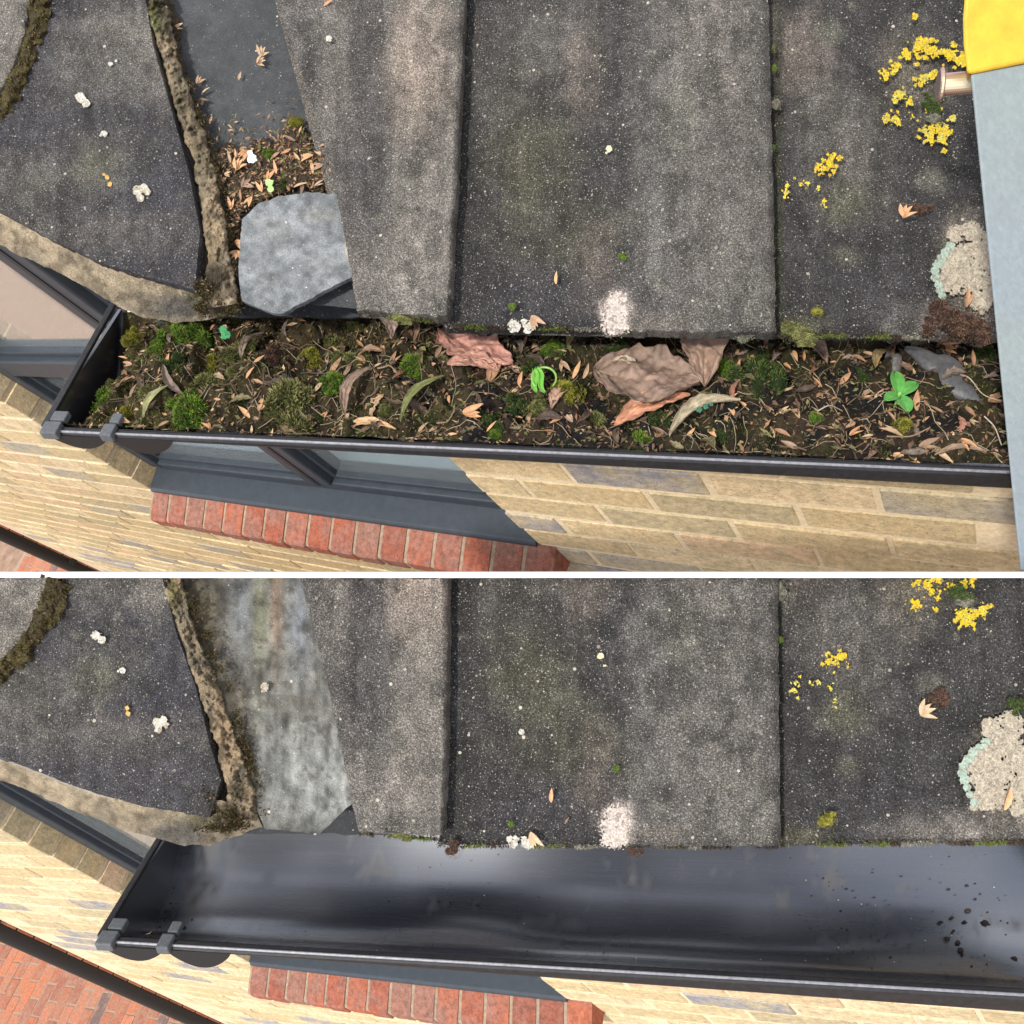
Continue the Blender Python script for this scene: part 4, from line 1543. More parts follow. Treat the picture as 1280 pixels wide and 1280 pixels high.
def scraps():
    kinds = ['curled', 'torn', 'crumpled', 'twisted', 'flat']
    tint = [('brown', (.20, .125, .08)), ('grey brown', (.17, .13, .10)), ('tan', (.34, .22, .13)), ('dark', (.08, .052, .036)), ('reddish brown', (.25, .12, .08)), ('olive', (.15, .13, .06))]
    pts = []
    k = 0
    seen = set()
    for _ in range(4000):
        if k >= 74:
            break
        u, v = random.uniform(150, 1240), random.uniform(404, 575)
        if not (405 + (u > 450) * 16 < v < 532 + (u - 75) * .0438 - 8) or any((u - a) ** 2 + ((v - b) * 1.3) ** 2 < 520 for a, b in pts):
            continue
        if (u - 1118) ** 2 + (v - 508) ** 2 < 900 or (u - 678) ** 2 + (v - 492) ** 2 < 500 or (750 < u < 880 and 430 < v < 500):
            continue
        pts.append((u, v))
        a = random.uniform(0, 6.28)
        l = random.uniform(7, 17)
        kd, (tn, tc_) = random.choice(kinds), random.choice(tint)
        m = min(LM, key=lambda q: (q[0] - u) ** 2 + 2 * (q[1] - v) ** 2)
        lab = '%s %s leaf scrap %s' % (kd, tn, m[2])
        if lab in seen:
            lab = '%s %s leaf scrap %s' % (random.choice(['small', 'ragged', 'weathered']), tn, m[2])
        seen.add(lab)
        leaf('leaf_scrap', SOILS, (u - l * math.cos(a), v - l * math.sin(a) * .8), (u + l * math.cos(a), v + l * math.sin(a) * .8), l * random.uniform(.5, 1.1), np.array(tc_) * random.uniform(.7, 1.25),
             lab, 'leaf', curl={'curled': .9, 'torn': .4, 'crumpled': .7, 'twisted': .8, 'flat': .25}[kd], hump=random.uniform(.05, .3), h0=.002, h1=random.uniform(.002, .007), twist=1.6 if kd == 'twisted' else .3,
             jag=.22 if kd == 'torn' else .08, seed=100 + k, group='dead leaf scraps in the gutter debris', res=(26, 11))
        k += 1
    for i in range(16):
        u, v = random.uniform(200, 1220), random.uniform(430, 560)
        if v > 522 + (u - 75) * .0438:
            v -= 40
        a = random.uniform(-.9, .9)
        l = random.uniform(10, 26)
        p = [np.array(SOILS.frame(u + l * t * math.cos(a), v + l * t * math.sin(a) * .7 + 2.5 * math.sin(t * 3 + i), .003 + .003 * abs(t))[0]) for t in (-1, -.4, .2, 1)]
        m = min(LM, key=lambda q: (q[0] - u) ** 2 + 2 * (q[1] - v) ** 2)
        tube_path('twig', p, random.uniform(.0006, .0012), [(.10, .07, .05), (.20, .14, .09), (.06, .045, .035)][i % 3], M_LITTER, None, '%s %s twig %s' % (['short', 'thin', 'bent', 'crooked'][i % 4], ['brown', 'light brown', 'dark'][i % 3], m[2]), 'twig')


# seedling: four bright leaves on a stem
def level(u, v, up=0.0):
    x, y = GA.loc(u, v, -.004)
    return Surf('level', 'A', float(soil_h(np.array(x), np.array(y))) + up)


def plants():
    S0 = level(1118, 508)
    c, X, Y, Z = S0.frame(1118, 508, 0)
    root = empty('seedling', c)
    tag(root, 'bright green seedling with four rounded leaves', 'seedling')
    for (u, v, l, w) in ((1112, 483, 24, 17), (1138, 497, 24, 17), (1128, 531, 24, 18), (1100, 517, 21, 15)):
        a = np.array([c[i] + Z[i] * .014 for i in range(3)])
        b, _, _, _ = S0.frame(u, v, .017)
        b = np.array(b)
        ax = b - a
        Ln = np.linalg.norm(ax) * 1.05
        ax /= np.linalg.norm(ax)
        sd = np.cross(Z, ax)
        P = np.zeros((18, 11, 3))
        C = np.zeros((18, 11, 3))
        for i in range(18):
            t = i / 17
            ww = w * .5 * PXM['A'] * (math.sin(math.pi * min(1, .04 + t ** 1.15 * .96)) ** .62)
            for j in range(11):
                s = j / 5 - 1
                P[i, j] = a + ax * t * Ln + sd * s * ww + Z * (.0022 * s * s + .003 * math.sin(t * 3) - .0008 * (abs(s) < .12))
                C[i, j] = np.array((.09, .30, .06)) * (1 - .25 * max(0, math.cos((t * 9 - abs(s) * 3) * 2)) ** 10) * (1.25 if abs(s) < .12 else 1) * (1.1 - .25 * t)
        mb = MB()
        mb.grid(P, C)
        o = mb.build('leaf', M_PLANT, root, smooth=True)
        m = o.modifiers.new('t', 'SOLIDIFY')
        m.thickness = .0006
    tube_path('stem', [c - Z * .004, c + Z * .014], .0011, (.2, .4, .12), M_PLANT, root)
    # centre bud
    tube_path('bud', [c + Z * .012, c + Z * .018], .0016, (.3, .55, .15), M_PLANT, root)
    # curled sprout
    S0 = level(678, 495)
    c, X, Y, Z = S0.frame(678, 495, 0)
    root = empty('sprout', c)
    tag(root, 'light green curled sprout unrolling above the moss', 'sprout')
    pts = []
    for t in np.linspace(0, 1, 22):
        a = math.pi * (1.25 - 1.5 * t)
        u, v = 681 + 15 * math.cos(a), 489 - 12 * math.sin(a)
        pts.append(np.array(S0.frame(u, v, .016 + .004 * math.sin(t * 3))[0]))
    tube_path('stem', pts, .0015, (.20, .36, .08), M_PLANT, root)
    for (q0, q1, w) in (((668, 480), (672, 503), 8), ((672, 478), (682, 504), 7)):
        P = np.zeros((14, 7, 3))
        a = np.array(S0.frame(*q0, .02)[0])
        b = np.array(S0.frame(*q1, .014)[0])
        sd = nrm(np.cross(Z, b - a))
        for i in range(14):
            t = i / 13
            ww = w * .5 * PXM['A'] * math.sin(math.pi * (.05 + .93 * t)) ** .6
            for j in range(7):
                s = j / 3 - 1
                P[i, j] = a + (b - a) * t + sd * (s * ww + .002 * math.sin(t * 6)) + Z * .002 * s * s
        mb = MB()
        mb.grid(P, (.13, .36, .05))
        o = mb.build('leaf', M_PLANT, root, smooth=True)
        o.modifiers.new('t', 'SOLIDIFY').thickness = .0006
    # thin twigs and roots over the soil
    for i, (pa, lab) in enumerate((([(1062, 458), (1085, 446), (1110, 436), (1140, 424)], 'thin dark twig lying below the tile edge above the seedling'),
                                   ([(1182, 475), (1200, 492), (1225, 498), (1250, 505)], 'pale thin root fibre over the dark grey stone'),
                                   ([(1020, 520), (1035, 512), (1055, 508)], 'pale curved grass stalk left of the seedling'),
                                   ([(1225, 530), (1240, 540), (1250, 560)], 'grey curved root fibre near the gutter lip and ladder'))):
        pts = [np.array(SOILS.frame(u, v, .006)[0]) for u, v in pa]
        pts = [pts[0] * (1 - t) + pts[1] * t if False else p for p, t in zip(pts, range(9))]
        tube_path('twig' if i == 0 else 'root_fibre', pts, .0014 if i == 0 else .0007, (.10, .07, .05) if i == 0 else (.38, .32, .24), M_LITTER, None, lab, 'twig' if i == 0 else 'root')


def tube_path(name, pts, r, col, material, parent, label=None, cat=None, k=7):
    pts = np.array(pts, float)
    if len(pts) > 2:                          # smooth
        t = np.linspace(0, len(pts) - 1, len(pts) * 4)
        pts = np.stack([np.interp(t, range(len(pts)), pts[:, i]) for i in range(3)], 1)
        for _ in range(3):
            pts[1:-1] = (pts[:-2] + 2 * pts[1:-1] + pts[2:]) / 4
    d = np.gradient(pts, axis=0)
    d /= np.linalg.norm(d, axis=1)[:, None] + 1e-12
    ref = np.array([.3, .2, .93])
    P = np.zeros((len(pts), k + 1, 3))
    for i in range(len(pts)):
        a = nrm(np.cross(d[i], ref))
        b = np.cross(d[i], a)
        for j in range(k + 1):
            th = 2 * math.pi * j / k
            rr = r * (1 - .35 * i / len(pts))
            P[i, j] = pts[i] + rr * (a * math.cos(th) + b * math.sin(th))
    mb = MB()
    mb.grid(P, col)
    mb.add(P[-1], [tuple(range(k))], col)
    mb.add(P[0], [tuple(range(k - 1, -1, -1))], col)
    o = mb.build(name, material, parent, smooth=True)
    if label:
        tag(o, label, cat)
    return o


plants()
scraps()


# stones: dark grey knobbly piece near the ladder and a flat one
def stone(name, surf, pts, label, cat, col, material, hs, seed=0):
    """Rounded lump following a line of (u, v, radius px)."""
    pts = np.array(pts, float)
    t = np.linspace(0, 1, 40)
    tt = np.linspace(0, 1, len(pts))
    U, V, Rr = (np.interp(t, tt, pts[:, i]) for i in range(3))
    for _ in range(6):
        for q in (U, V, Rr):
            q[1:-1] = (q[:-2] + q[1:-1] * 2 + q[2:]) / 4
    c = [surf.frame(a, b, hs) for a, b in zip(U, V)]
    P0 = np.array([q[0] for q in c])
    X, Y, Z = c[0][1:]
    d = np.gradient(P0, axis=0)
    d /= np.linalg.norm(d, axis=1)[:, None]
    P = np.zeros((40, 25, 3))
    for i in range(40):
        sd = nrm(np.cross(Z, d[i]))
        r = Rr[i] * PXM['A'] * max(.02, math.sin(math.pi * (.02 + .96 * t[i])) ** .35)
        for j in range(25):
            th = 2 * math.pi * j / 24
            k = 1 + .10 * float(fbm(np.array(t[i] * 7), np.array(j * .4 if j < 24 else 0.), 3, seed))
            P[i, j] = P0[i] + sd * r * k * math.cos(th) + Z * r * .62 * k * math.sin(th)
    P[:, 24] = P[:, 0]
    mb = MB()
    mb.grid(P, col)
    o = mb.build(name, material, None, smooth=True)
    tag(o, label, cat)
    return o


M_STONE = colattr('wet_dark_stone', .45, 160, .35, .001, 300, .4)
stone('stone', level(1180, 470, .001), [(1130, 438, 9), (1148, 445, 14), (1165, 458, 17), (1180, 462, 21), (1185, 478, 22), (1205, 495, 18), (1222, 505, 10)], 'dark grey smooth knobbly stone beside the ladder', 'stone', (.085, .085, .09), M_STONE, .003, 3)
stone('stick', SOILS, [(1110, 440, 6), (1114, 455, 7), (1118, 468, 6), (1119, 478, 4)], 'short dark grey stick stub above the seedling', 'stick', (.085, .08, .08), M_STONE, .005, 5)
stone('pebble', SOILS, [(548, 408, 6), (556, 412, 9), (562, 418, 6)], 'dark rounded crumb at the lower left corner of the middle tile', 'pebble', (.06, .05, .045), M_STONE, .012, 6)


# ------------------------------------------------------------------ moss
def moss_mesh(seed, kind):
    r = np.random.default_rng(seed)
    mb = MB()
    cols = {'bright': ((.030, .065, .008), (.20, .32, .035)), 'olive': ((.045, .05, .014), (.27, .28, .10)), 'dark': ((.014, .024, .008), (.08, .14, .028)), 'brown': ((.024, .014, .011), (.15, .085, .06)),
            'yellow': ((.07, .07, .010), (.40, .38, .05)), 'grey': ((.07, .07, .055), (.34, .34, .26))}[kind]
    c0, c1 = np.array(cols[0]), np.array(cols[1])
    nb = r.integers(4, 9)
    nb += 3
    bx, by = r.normal(0, .5, nb), r.normal(0, .5, nb)
    br, bh = r.uniform(.2, .5, nb), r.uniform(.2, .65, nb)
    bx[0] = by[0] = 0
    br[0], bh[0] = .5, .65
    so = seed * 3.7

    def hh(x, y):
        z = np.zeros_like(x)
        for i in range(nb):
            q = np.clip(1 - ((x - bx[i]) ** 2 + (y - by[i]) ** 2) / br[i] ** 2, 0, 1)
            z = np.maximum(z, bh[i] * np.sqrt(q))
        return z + .14 * fbm(x * 4 + so, y * 4, 3, 7) * (z > 0)
    g = np.linspace(-1.25, 1.25, 26)
    gx, gy = np.meshgrid(g, g, indexing='ij')
    z = hh(gx, gy)
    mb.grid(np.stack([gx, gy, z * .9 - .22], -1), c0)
    zf = z.ravel()
    mb.f = [f for f in mb.f if max(zf[i] for i in f) > .02]
    cnt = 0
    while cnt < 1500:
        x, y = r.uniform(-1.2, 1.2, 2)
        zz = float(hh(np.array(x), np.array(y)))
        stray = zz <= 0.02
        if stray and (x * x + y * y > 1.5 or r.random() > .16):
            continue
        cnt += 1
        gxn = float(hh(np.array(x + .04), np.array(y)) - hh(np.array(x - .04), np.array(y))) / .08
        gyn = float(hh(np.array(x), np.array(y + .04)) - hh(np.array(x), np.array(y - .04))) / .08
        nn = nrm([-np.clip(gxn, -2, 2), -np.clip(gyn, -2, 2), 1])
        b = np.array([x, y, zz * .9 - .2])
        d = nrm(nn + r.normal(0, .42, 3))
        l = r.uniform(.08, .22)
        e = nrm(np.cross(d, r.normal(0, 1, 3))) * r.uniform(.014, .032)
        f = np.cross(d, e)
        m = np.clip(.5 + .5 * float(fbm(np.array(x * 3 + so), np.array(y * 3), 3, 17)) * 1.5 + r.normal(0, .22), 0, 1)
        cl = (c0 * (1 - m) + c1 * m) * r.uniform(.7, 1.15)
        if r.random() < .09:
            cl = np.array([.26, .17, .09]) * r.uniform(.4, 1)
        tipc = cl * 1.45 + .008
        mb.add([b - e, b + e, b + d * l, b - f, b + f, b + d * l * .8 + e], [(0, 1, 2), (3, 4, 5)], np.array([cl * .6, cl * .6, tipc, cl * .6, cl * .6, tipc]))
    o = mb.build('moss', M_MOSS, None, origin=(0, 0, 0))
    me = o.data
    bpy.data.objects.remove(o)
    return me


MOSS = {k: [moss_mesh(i * 10 + j, k) for j in range(3)] for i, k in enumerate(('bright', 'olive', 'dark', 'brown', 'yellow', 'grey'))}


def moss(surf, u, v, rpx, kind, label, hk=1.0, cat='moss', sx=1.0, group=None):
    p, X, Y, Z = surf.frame(u, v, 0)
    o = bpy.data.objects.new('moss_cushion', random.choice(MOSS[kind]))
    COL.objects.link(o)
    M = mframe(p, X, Y, Z, random.uniform(0, 6.28) if sx == 1 else 0)
    r = rpx * PXM['A']
    o.matrix_world = M @ Matrix.Diagonal((r * sx, r, r * hk, 1))
    tag(o, label, cat, group)
    return o


ml = [
    (232, 428, 20, 'bright', 'bright green moss clump near the left end, below the mortar'),
    (197, 447, 11, 'bright', 'small yellow green moss tuft left of the larger bright clump'),
    (170, 432, 9, 'yellow', 'tiny yellow moss tuft at the upper left end of the gutter'),
    (128, 492, 16, 'bright', 'green moss clump at the dark gutter stop end'),
    (146, 474, 9, 'olive', 'dull green moss tuft above the clump at the stop end'),
    (235, 510, 22, 'bright', 'wide green moss clump touching the gutter lip at the left'),
    (258, 478, 18, 'olive', 'olive moss cushion in the middle of the left end'),
    (365, 498, 31, 'olive', 'largest pale olive domed moss cushion'),
    (352, 470, 13, 'grey', 'pale grey moss on top of the largest olive cushion'),
    (418, 478, 17, 'bright', 'green moss cushion right of the largest olive cushion'),
    (412, 418, 19, 'olive', 'olive moss clump just below the slate and cut tile'),
    (440, 400, 13, 'olive', 'mossy tuft at the lower corner of the cut tile'),
    (520, 462, 21, 'bright', 'rounded green moss cushion left of the pinkish leaf'),
    (568, 420, 11, 'brown', 'dark brown moss knob at the corner of the middle tile'),
    (600, 468, 14, 'brown', 'brown moss mound beneath the pinkish leaf'),
    (607, 525, 14, 'dark', 'dark bristly moss at the gutter lip left of the sprout'),
    (617, 538, 9, 'bright', 'little green moss tuft on the gutter lip'),
    (663, 452, 14, 'dark', 'deep green moss cushion below the white lichen'),
    (692, 440, 13, 'bright', 'green moss cushion right of the deep green one under the tile edge'),
    (640, 495, 15, 'dark', 'dark moss left of the curled sprout'),
    (708, 500, 17, 'yellow', 'yellow green moss cushion right of the curled sprout'),
    (672, 512, 13, 'olive', 'olive moss directly below the curled sprout'),
    (746, 521, 20, 'olive', 'olive green moss dome left of the reddish leaf'),
    (800, 540, 19, 'bright', 'green moss clump below the reddish leaf at the gutter lip'),
    (822, 518, 12, 'dark', 'dark moss on the reddish leaf'),
    (903, 462, 18, 'bright', 'vivid green rounded moss cushion right of the veined leaf'),
    (950, 470, 24, 'dark', 'broad dark moss cushion under the tile seam'),
    (1018, 522, 9, 'bright', 'thin green moss sprig left of the seedling'),
    (1225, 448, 14, 'dark', 'dark moss beside the stone and the ladder'),
    (1188, 400, 20, 'brown', 'dark red brown moss below the large white lichen'),
    (1222, 408, 17, 'brown', 'brown moss hanging at the tile edge next to the ladder'),
    (300, 440, 12, 'olive', 'dull moss knob beneath the slate tip'),
    (1130, 535, 11, 'yellow', 'yellowish moss patch under the husks below the seedling'),
    (530, 520, 10, 'dark', 'dark moss speck beside the long olive leaf'),
    (470, 440, 12, 'brown', 'brown crumbly moss below the cut tile edge'),
    (770, 440, 11, 'dark', 'dark moss behind the largest brown leaf'),
    (340, 445, 12, 'brown', 'brown moss lump above the largest olive cushion'),
    (205, 405, 13, 'grey', 'pale grey green moss clump directly under the mortar'),
    (1075, 470, 10, 'dark', 'small dark moss patch left of the seedling'),
    (182, 492, 12, 'olive', 'dull moss knob between the slim olive leaf and the stop end'),
    (155, 510, 11, 'yellow', 'yellowish moss tuft just left of the second grey clip'),
    (290, 468, 12, 'olive', 'olive moss tuft left of the faded grey brown leaf foot'),
    (262, 445, 12, 'yellow', 'yellow green moss right of the clump below the mortar'),
    (300, 500, 11, 'dark', 'dark moss between the wide lip clump and the largest olive cushion'),
    (215, 468, 12, 'dark', 'dark moss below the small yellow green tuft at the left'),
    (108, 515, 9, 'olive', 'olive moss in the lower corner of the stop end'),
    (440, 455, 13, 'olive', 'olive moss above the dark curled leaf'),
    (390, 440, 12, 'yellow', 'yellowish moss left of the clump below the slate'),
    (395, 515, 10, 'dark', 'dark moss at the lip right of the largest olive cushion'),
    (480, 510, 10, 'olive', 'olive moss between the dark curled leaf and the lip'),
    (900, 540, 10, 'dark', 'small dark moss patch near the lip below the rolled leaf'),
]
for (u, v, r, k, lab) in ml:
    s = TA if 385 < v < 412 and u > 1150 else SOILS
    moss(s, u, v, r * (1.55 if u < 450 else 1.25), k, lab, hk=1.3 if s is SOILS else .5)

# moss on the tiles
for (S_, u, v, r, k, lab, sx) in [
    (TA, 835, 402, 12, 'grey', 'grey mossy tuft on the lower edge of the middle tile, above the gutter leaves', 1),
    (TA, 930, 408, 17, 'grey', 'bristly grey moss clump at the right lower corner of the middle tile', 1.01),
    (TA, 968, 85, 6, 'bright', 'green moss filling the top of the seam in the debris side roof', .55),
    (TA, 967, 60, 6, 'olive', 'olive moss in the seam above the green seam moss', .5),
    (TA, 971, 128, 9, 'grey', 'frilly grey lichen tuft in the upper roof seam', .7),
    (TA, 967, 185, 5, 'bright', 'short strip of green moss halfway up the upper roof seam', .4),
    (TA, 640, 383, 5, 'bright', 'tiny green moss dot above the white lichen on the upper roof', 1),
    (TA, 778, 320, 5, 'bright', 'tiny green moss dot in the centre of the upper middle tile', 1),
    (TA, 1022, 389, 7, 'yellow', 'rusty orange moss dot near the upper roof eave', 1),
    (TA, 1150, 262, 9, 'brown', 'dark dry moss wisp behind the husk on the upper right tile', 1.3),
    (TA, 1165, 128, 12, 'dark', 'dark green moss inside the ring of yellow lichen', .9),
    (TA, 1168, 146, 8, 'grey', 'grey lichen tuft under the dark moss by the ladder pin', 1.2),
    (TA, 1000, 418, 13, 'olive', 'olive moss hanging from the eave right of the seam', 1.5),
    (TA, 500, 398, 7, 'olive', 'moss crumbs on the lower edge of the cut tile', 2.2),
    (TB, 567, 1062, 10, 'brown', 'dark bristly moss knob hanging over the clean gutter', 1),
    (TB, 793, 1066, 7, 'brown', 'small dark moss knob on the eave right of the white patch of the lower roof', 1.3),
    (TB, 770, 961, 4, 'bright', 'tiny green moss dot in the centre of the lower middle tile', 1),
    (TB, 638, 1030, 4, 'bright', 'tiny green moss dot above the white lichen on the lower roof', 1),
    (TB, 1035, 1026, 9, 'yellow', 'rusty orange moss patch near the eave of the lower roof', 1.1),
    (TB, 977, 738, 10, 'grey', 'grey frilly lichen in the lower roof seam beneath the white strip', .7),
    (TB, 975, 800, 5, 'bright', 'green moss streak in the lower roof seam', .6),
    (TB, 1172, 872, 10, 'brown', 'dark dry moss wisp behind the husk on the lower right tile', 1.3),
    (TB, 1200, 740, 11, 'dark', 'dark green moss between the yellow lichens of the lower roof', 1.2),
    (TB, 1208, 750, 8, 'grey', 'grey lichen tuft under the dark moss on the lower roof', 1.3),
    (TB, 835, 1036, 10, 'brown', 'brown crumbly moss near the eave of the lower middle tile', 1.3),
    (TB, 1270, 883, 9, 'dark', 'dark moss at the right edge above the cream lichen', 1),
    (TB, 500, 1044, 6, 'olive', 'moss crumbs on the lower edge of the cut tile over the clean gutter', 2.4),
    (TB, 925, 1052, 5, 'yellow', 'yellow moss fleck on the eave left of the lower roof seam', 2.0),
]:
    moss(S_, u, v, r, k, lab, hk=.45, sx=sx)


# mossy joints at the top left of each roof
def moss_strip(K, path, w, label):
    S_ = Surf('roof', K, .018)
    pl = ROOF[K]
    root = None
    mb = MB()
    t = np.linspace(0, 1, 90)
    p = rail(path, t)
    s = np.linspace(-1, 1, 16)
    uv = p[:, None] + np.stack([np.ones(16), .4 * np.ones(16)], 1)[None] * (s * w)[None, :, None] * (1 + .3 * fbm(t * 14, t * 0, 3, 3))[:, None, None]
    u, v = uv[..., 0], uv[..., 1]
    h = .014 + .006 * (1 - s ** 2)[None] + .006 * fbm(u / 8, v / 8, 4, 5)
    C = np.array([.045, .034, .018]) + np.clip(fbm(u / 12, v / 12, 3, 6), 0, 1)[..., None] * np.array([.06, .055, .01])
    mb.grid(pl.w(u, v, h), C)
    nw = pl.n @ R_A
    for i in range(1700):
        a, b = rng.integers(0, 90), rng.integers(0, 16)
        q = pl.w(u[a, b], v[a, b], h[a, b])
        d = nrm(nw + rng.normal(0, .6, 3)) * rng.uniform(.002, .005)
        e = nrm(rng.normal(0, 1, 3)) * .0007
        k = rng.random()
        cl = np.array([.05, .035, .02]) * (1 - k) + np.array([.14, .14, .035]) * k
        if rng.random() < .08:
            cl = np.array([.3, .2, .12])
        mb.add([q - e, q + e, q + d], [(0, 1, 2)], cl)
    o = mb.build('moss_strip', M_MOSS, None)
    tag(o, label, 'moss')


moss_strip('A', [(50, -22), (42, 30), (25, 85), (2, 135), (-40, 175)], 15, 'dark crumbly moss filling the joint at the top left of the upper roof')
moss_strip('B', [(68, 724), (52, 765), (25, 808), (-10, 845), (-40, 865)], 20, 'dark crumbly moss filling the joint at the top left of the lower roof')


def eave_crust(K, segs, label):
    pl = ROOF[K]
    nw = pl.n @ R_A
    X, Y = pl.x @ R_A, pl.y @ R_A
    mb = MB()
    cols = [((.05, .045, .03), (.20, .19, .14)), ((.05, .06, .015), (.20, .23, .06)), ((.03, .022, .015), (.10, .07, .045)), ((.12, .11, .09), (.36, .34, .27))]
    for (u0, v0, u1, v1, dens) in segs:
        for i in range(int(dens * (u1 - u0))):
            t = rng.random()
            u = u0 + (u1 - u0) * t
            m = float(fbm(np.array(u / 26), np.array(3.3), 3, 141))
            if m < rng.uniform(-.5, .25):
                continue
            v = v0 + (v1 - v0) * t - abs(rng.normal(0, 2.6)) + 2.5
            c = pl.w(u, v, rng.uniform(-.012, .001))
            kind = int(np.clip((float(vn(np.array(u / 34), np.array(7.7), 5)) * 5.2) - .6, 0, 3))
            c0, c1 = cols[kind]
            k = rng.random()
            cl = np.array(c0) * (1 - k) + np.array(c1) * k
            d = nrm(nw + rng.normal(0, .5, 3) - Y * .5) * rng.uniform(.0012, .0042)
            e = nrm(rng.normal(0, 1, 3)) * rng.uniform(.0004, .0009)
            f = np.cross(nrm(d), e)
            mb.add([c - e, c + e, c + d, c - f, c + f, c + d * .8 + e], [(0, 1, 2), (3, 4, 5)], cl)
    o = mb.build('moss_fringe', M_MOSS, None)
    tag(o, label, 'moss', kind='stuff')


eave_crust('A', [(449, 392, 555, 403, 9), (556, 408, 967, 416, 9), (968, 418, 1240, 424, 12)], 'thin crust of grey green moss crumbs along the eave of the upper roof')
eave_crust('B', [(450, 1041, 552, 1048, 7), (548, 1056, 972, 1058, 5), (974, 1055, 1285, 1052, 6)], 'thin crust of grey green moss crumbs along the eave of the lower roof')


def sprinkle(K, path, w, n, hs, label):
    pl = ROOF[K]
    nw = pl.n @ R_A
    p = rail(path, np.linspace(0, 1, 200))
    mb = MB()
    c = 0
    while c < n:
        i = rng.integers(0, 200)
        off = rng.normal(0, w)
        u, v = p[i, 0] + off, p[i, 1] + rng.normal(0, 3)
        if float(fbm(np.array(u / 14), np.array(v / 14), 4, 181)) < rng.uniform(-.25, .3):
            continue
        c += 1
        q = pl.w(u, v, hs + rng.uniform(-.003, .002))
        d = nrm(nw + rng.normal(0, .7, 3)) * rng.uniform(.0015, .0045)
        e = nrm(rng.normal(0, 1, 3)) * rng.uniform(.0005, .0012)
        k = rng.random()
        cl = np.array([.028, .020, .012]) * (1 - k) + np.array([.10, .085, .035]) * k
        if rng.random() < .06:
            cl = np.array([.30, .18, .10])
        f = np.cross(nrm(d), e)
        mb.add([q - e, q + e, q + d, q - f, q + f, q + d * .8 + e], [(0, 1, 2), (3, 4, 5)], cl)
    o = mb.build('moss_fringe', M_MOSS, None)
    tag(o, label, 'moss', kind='stuff')


sprinkle('A', [(215, 60), (245, 130), (266, 200), (280, 260), (290, 310), (296, 380)], 3.5, 1500, -.006, 'dark crumbly moss along the right side of the upper mortar fillet')
sprinkle('A', [(250, 350), (262, 372), (285, 392), (240, 384)], 10, 1100, .003, 'dark moss clogging the lower corner of the upper mortar')
sprinkle('B', [(238, 740), (262, 810), (290, 880), (308, 940), (322, 990), (330, 1020)], 4.5, 1500, -.003, 'dark crumbly moss along the right side of the lower mortar fillet')
sprinkle('B', [(275, 985), (285, 1010), (300, 1030), (262, 1036)], 10, 1100, .003, 'dark moss clogging the lower corner of the lower mortar')


# ------------------------------------------------------------------ lichens and droppings
def crust(name, K, spots, cols, label, cat, n=60, h=.0003, hs=.0055, lobe=1.2):
    """Thin ragged crust grown into the tile: union of spots (u, v, radius px) broken up by noise."""
    pl = ROOF[K]
    if name == 'yellow_lichen':
        rs = np.random.default_rng(int(spots[0][0]))
        spots = [(a, b, r * .8) for a, b, r in spots] + [(a + rs.normal(0, r * .9), b + rs.normal(0, r * .9), r * rs.uniform(.22, .55)) for a, b, r in spots for _ in range(6)]
    sp = np.array(spots, float)
    rm = sp[:, 2].max()
    step = .55 if rm < 12 else .8
    fs = max(1.6, min(6.0, rm * .45))
    us = np.arange((sp[:, 0] - sp[:, 2]).min() - 3, (sp[:, 0] + sp[:, 2]).max() + 3, step)
    vs = np.arange((sp[:, 1] - sp[:, 2]).min() - 3, (sp[:, 1] + sp[:, 2]).max() + 3, step)
    U, V = np.meshgrid(us, vs, indexing='ij')
    ins = np.full(U.shape, -9.0)
    for (a, b, r) in spots:
        ins = np.maximum(ins, (1 - np.hypot(U - a, V - b) / (r * 1.12)) * min(1, r / 6 + .3))
    so = sp[0, 0] * .37
    powder = name == 'white_patch'
    yel = name == 'yellow_lichen'
    ins = ins + (.18 if powder else .62 if yel else .34) * fbm(U / fs + so, V / fs, 5, 401) - .02
    if yel:
        ins = ins + .30 * fbm(U / 1.7, V / 1.7, 3, 403)
    if powder:
        ins = ins + .75 * fbm(U / 1.7, V / 1.7, 2, 407) * np.clip(1 - ins * 1.6, 0.25, 1)
    elif rm > 6:
        ins = ins - .38 * np.clip(fbm(U / 3.2 + so, V / 3.2, 3, 411) - .22, 0, 1) * 2
    k = np.clip(ins * 9, -1, 1)
    H = hs + h * np.clip(k, -1, 1) * (1 + .8 * fbm(U / 2.2, V / 2.2, 3, 421)) + .00035 * fbm(U / 1.6, V / 1.6, 2, 423) - .0006 * (k < 0)
    cc = np.array(cols, float)
    t = np.clip(.5 + .5 * fbm(U / 4.2 + so, V / 4.2, 4, 431) * 1.8, 0, .999) * len(cc)
    i0 = t.astype(int)
    C = cc[i0] * (1 + .30 * fbm(U / 1.5, V / 1.5, 2, 433))[..., None]
    C = C * (.72 + .28 * np.clip(ins * 6, 0, 1))[..., None]
    keep = ins > 0
    idx = -np.ones(U.shape, int)
    kf = keep[:-1, :-1] & keep[1:, :-1] & keep[1:, 1:] & keep[:-1, 1:]
    used = np.zeros(U.shape, bool)
    for a, b in ((0, 0), (1, 0), (1, 1), (0, 1)):
        used[a:a + kf.shape[0], b:b + kf.shape[1]] |= kf
    idx[used] = np.arange(used.sum())
    ii, jj = np.nonzero(kf)
    f = np.stack([idx[ii, jj], idx[ii + 1, jj], idx[ii + 1, jj + 1], idx[ii, jj + 1]], -1)
    mb = MB()
    mb.add(pl.w(U[used], V[used], H[used]), f.tolist(), np.clip(C[used], .004, 1))
    o = mb.build(name, M_LICHEN, None, smooth=True)
    tag(o, label, cat)
    return o


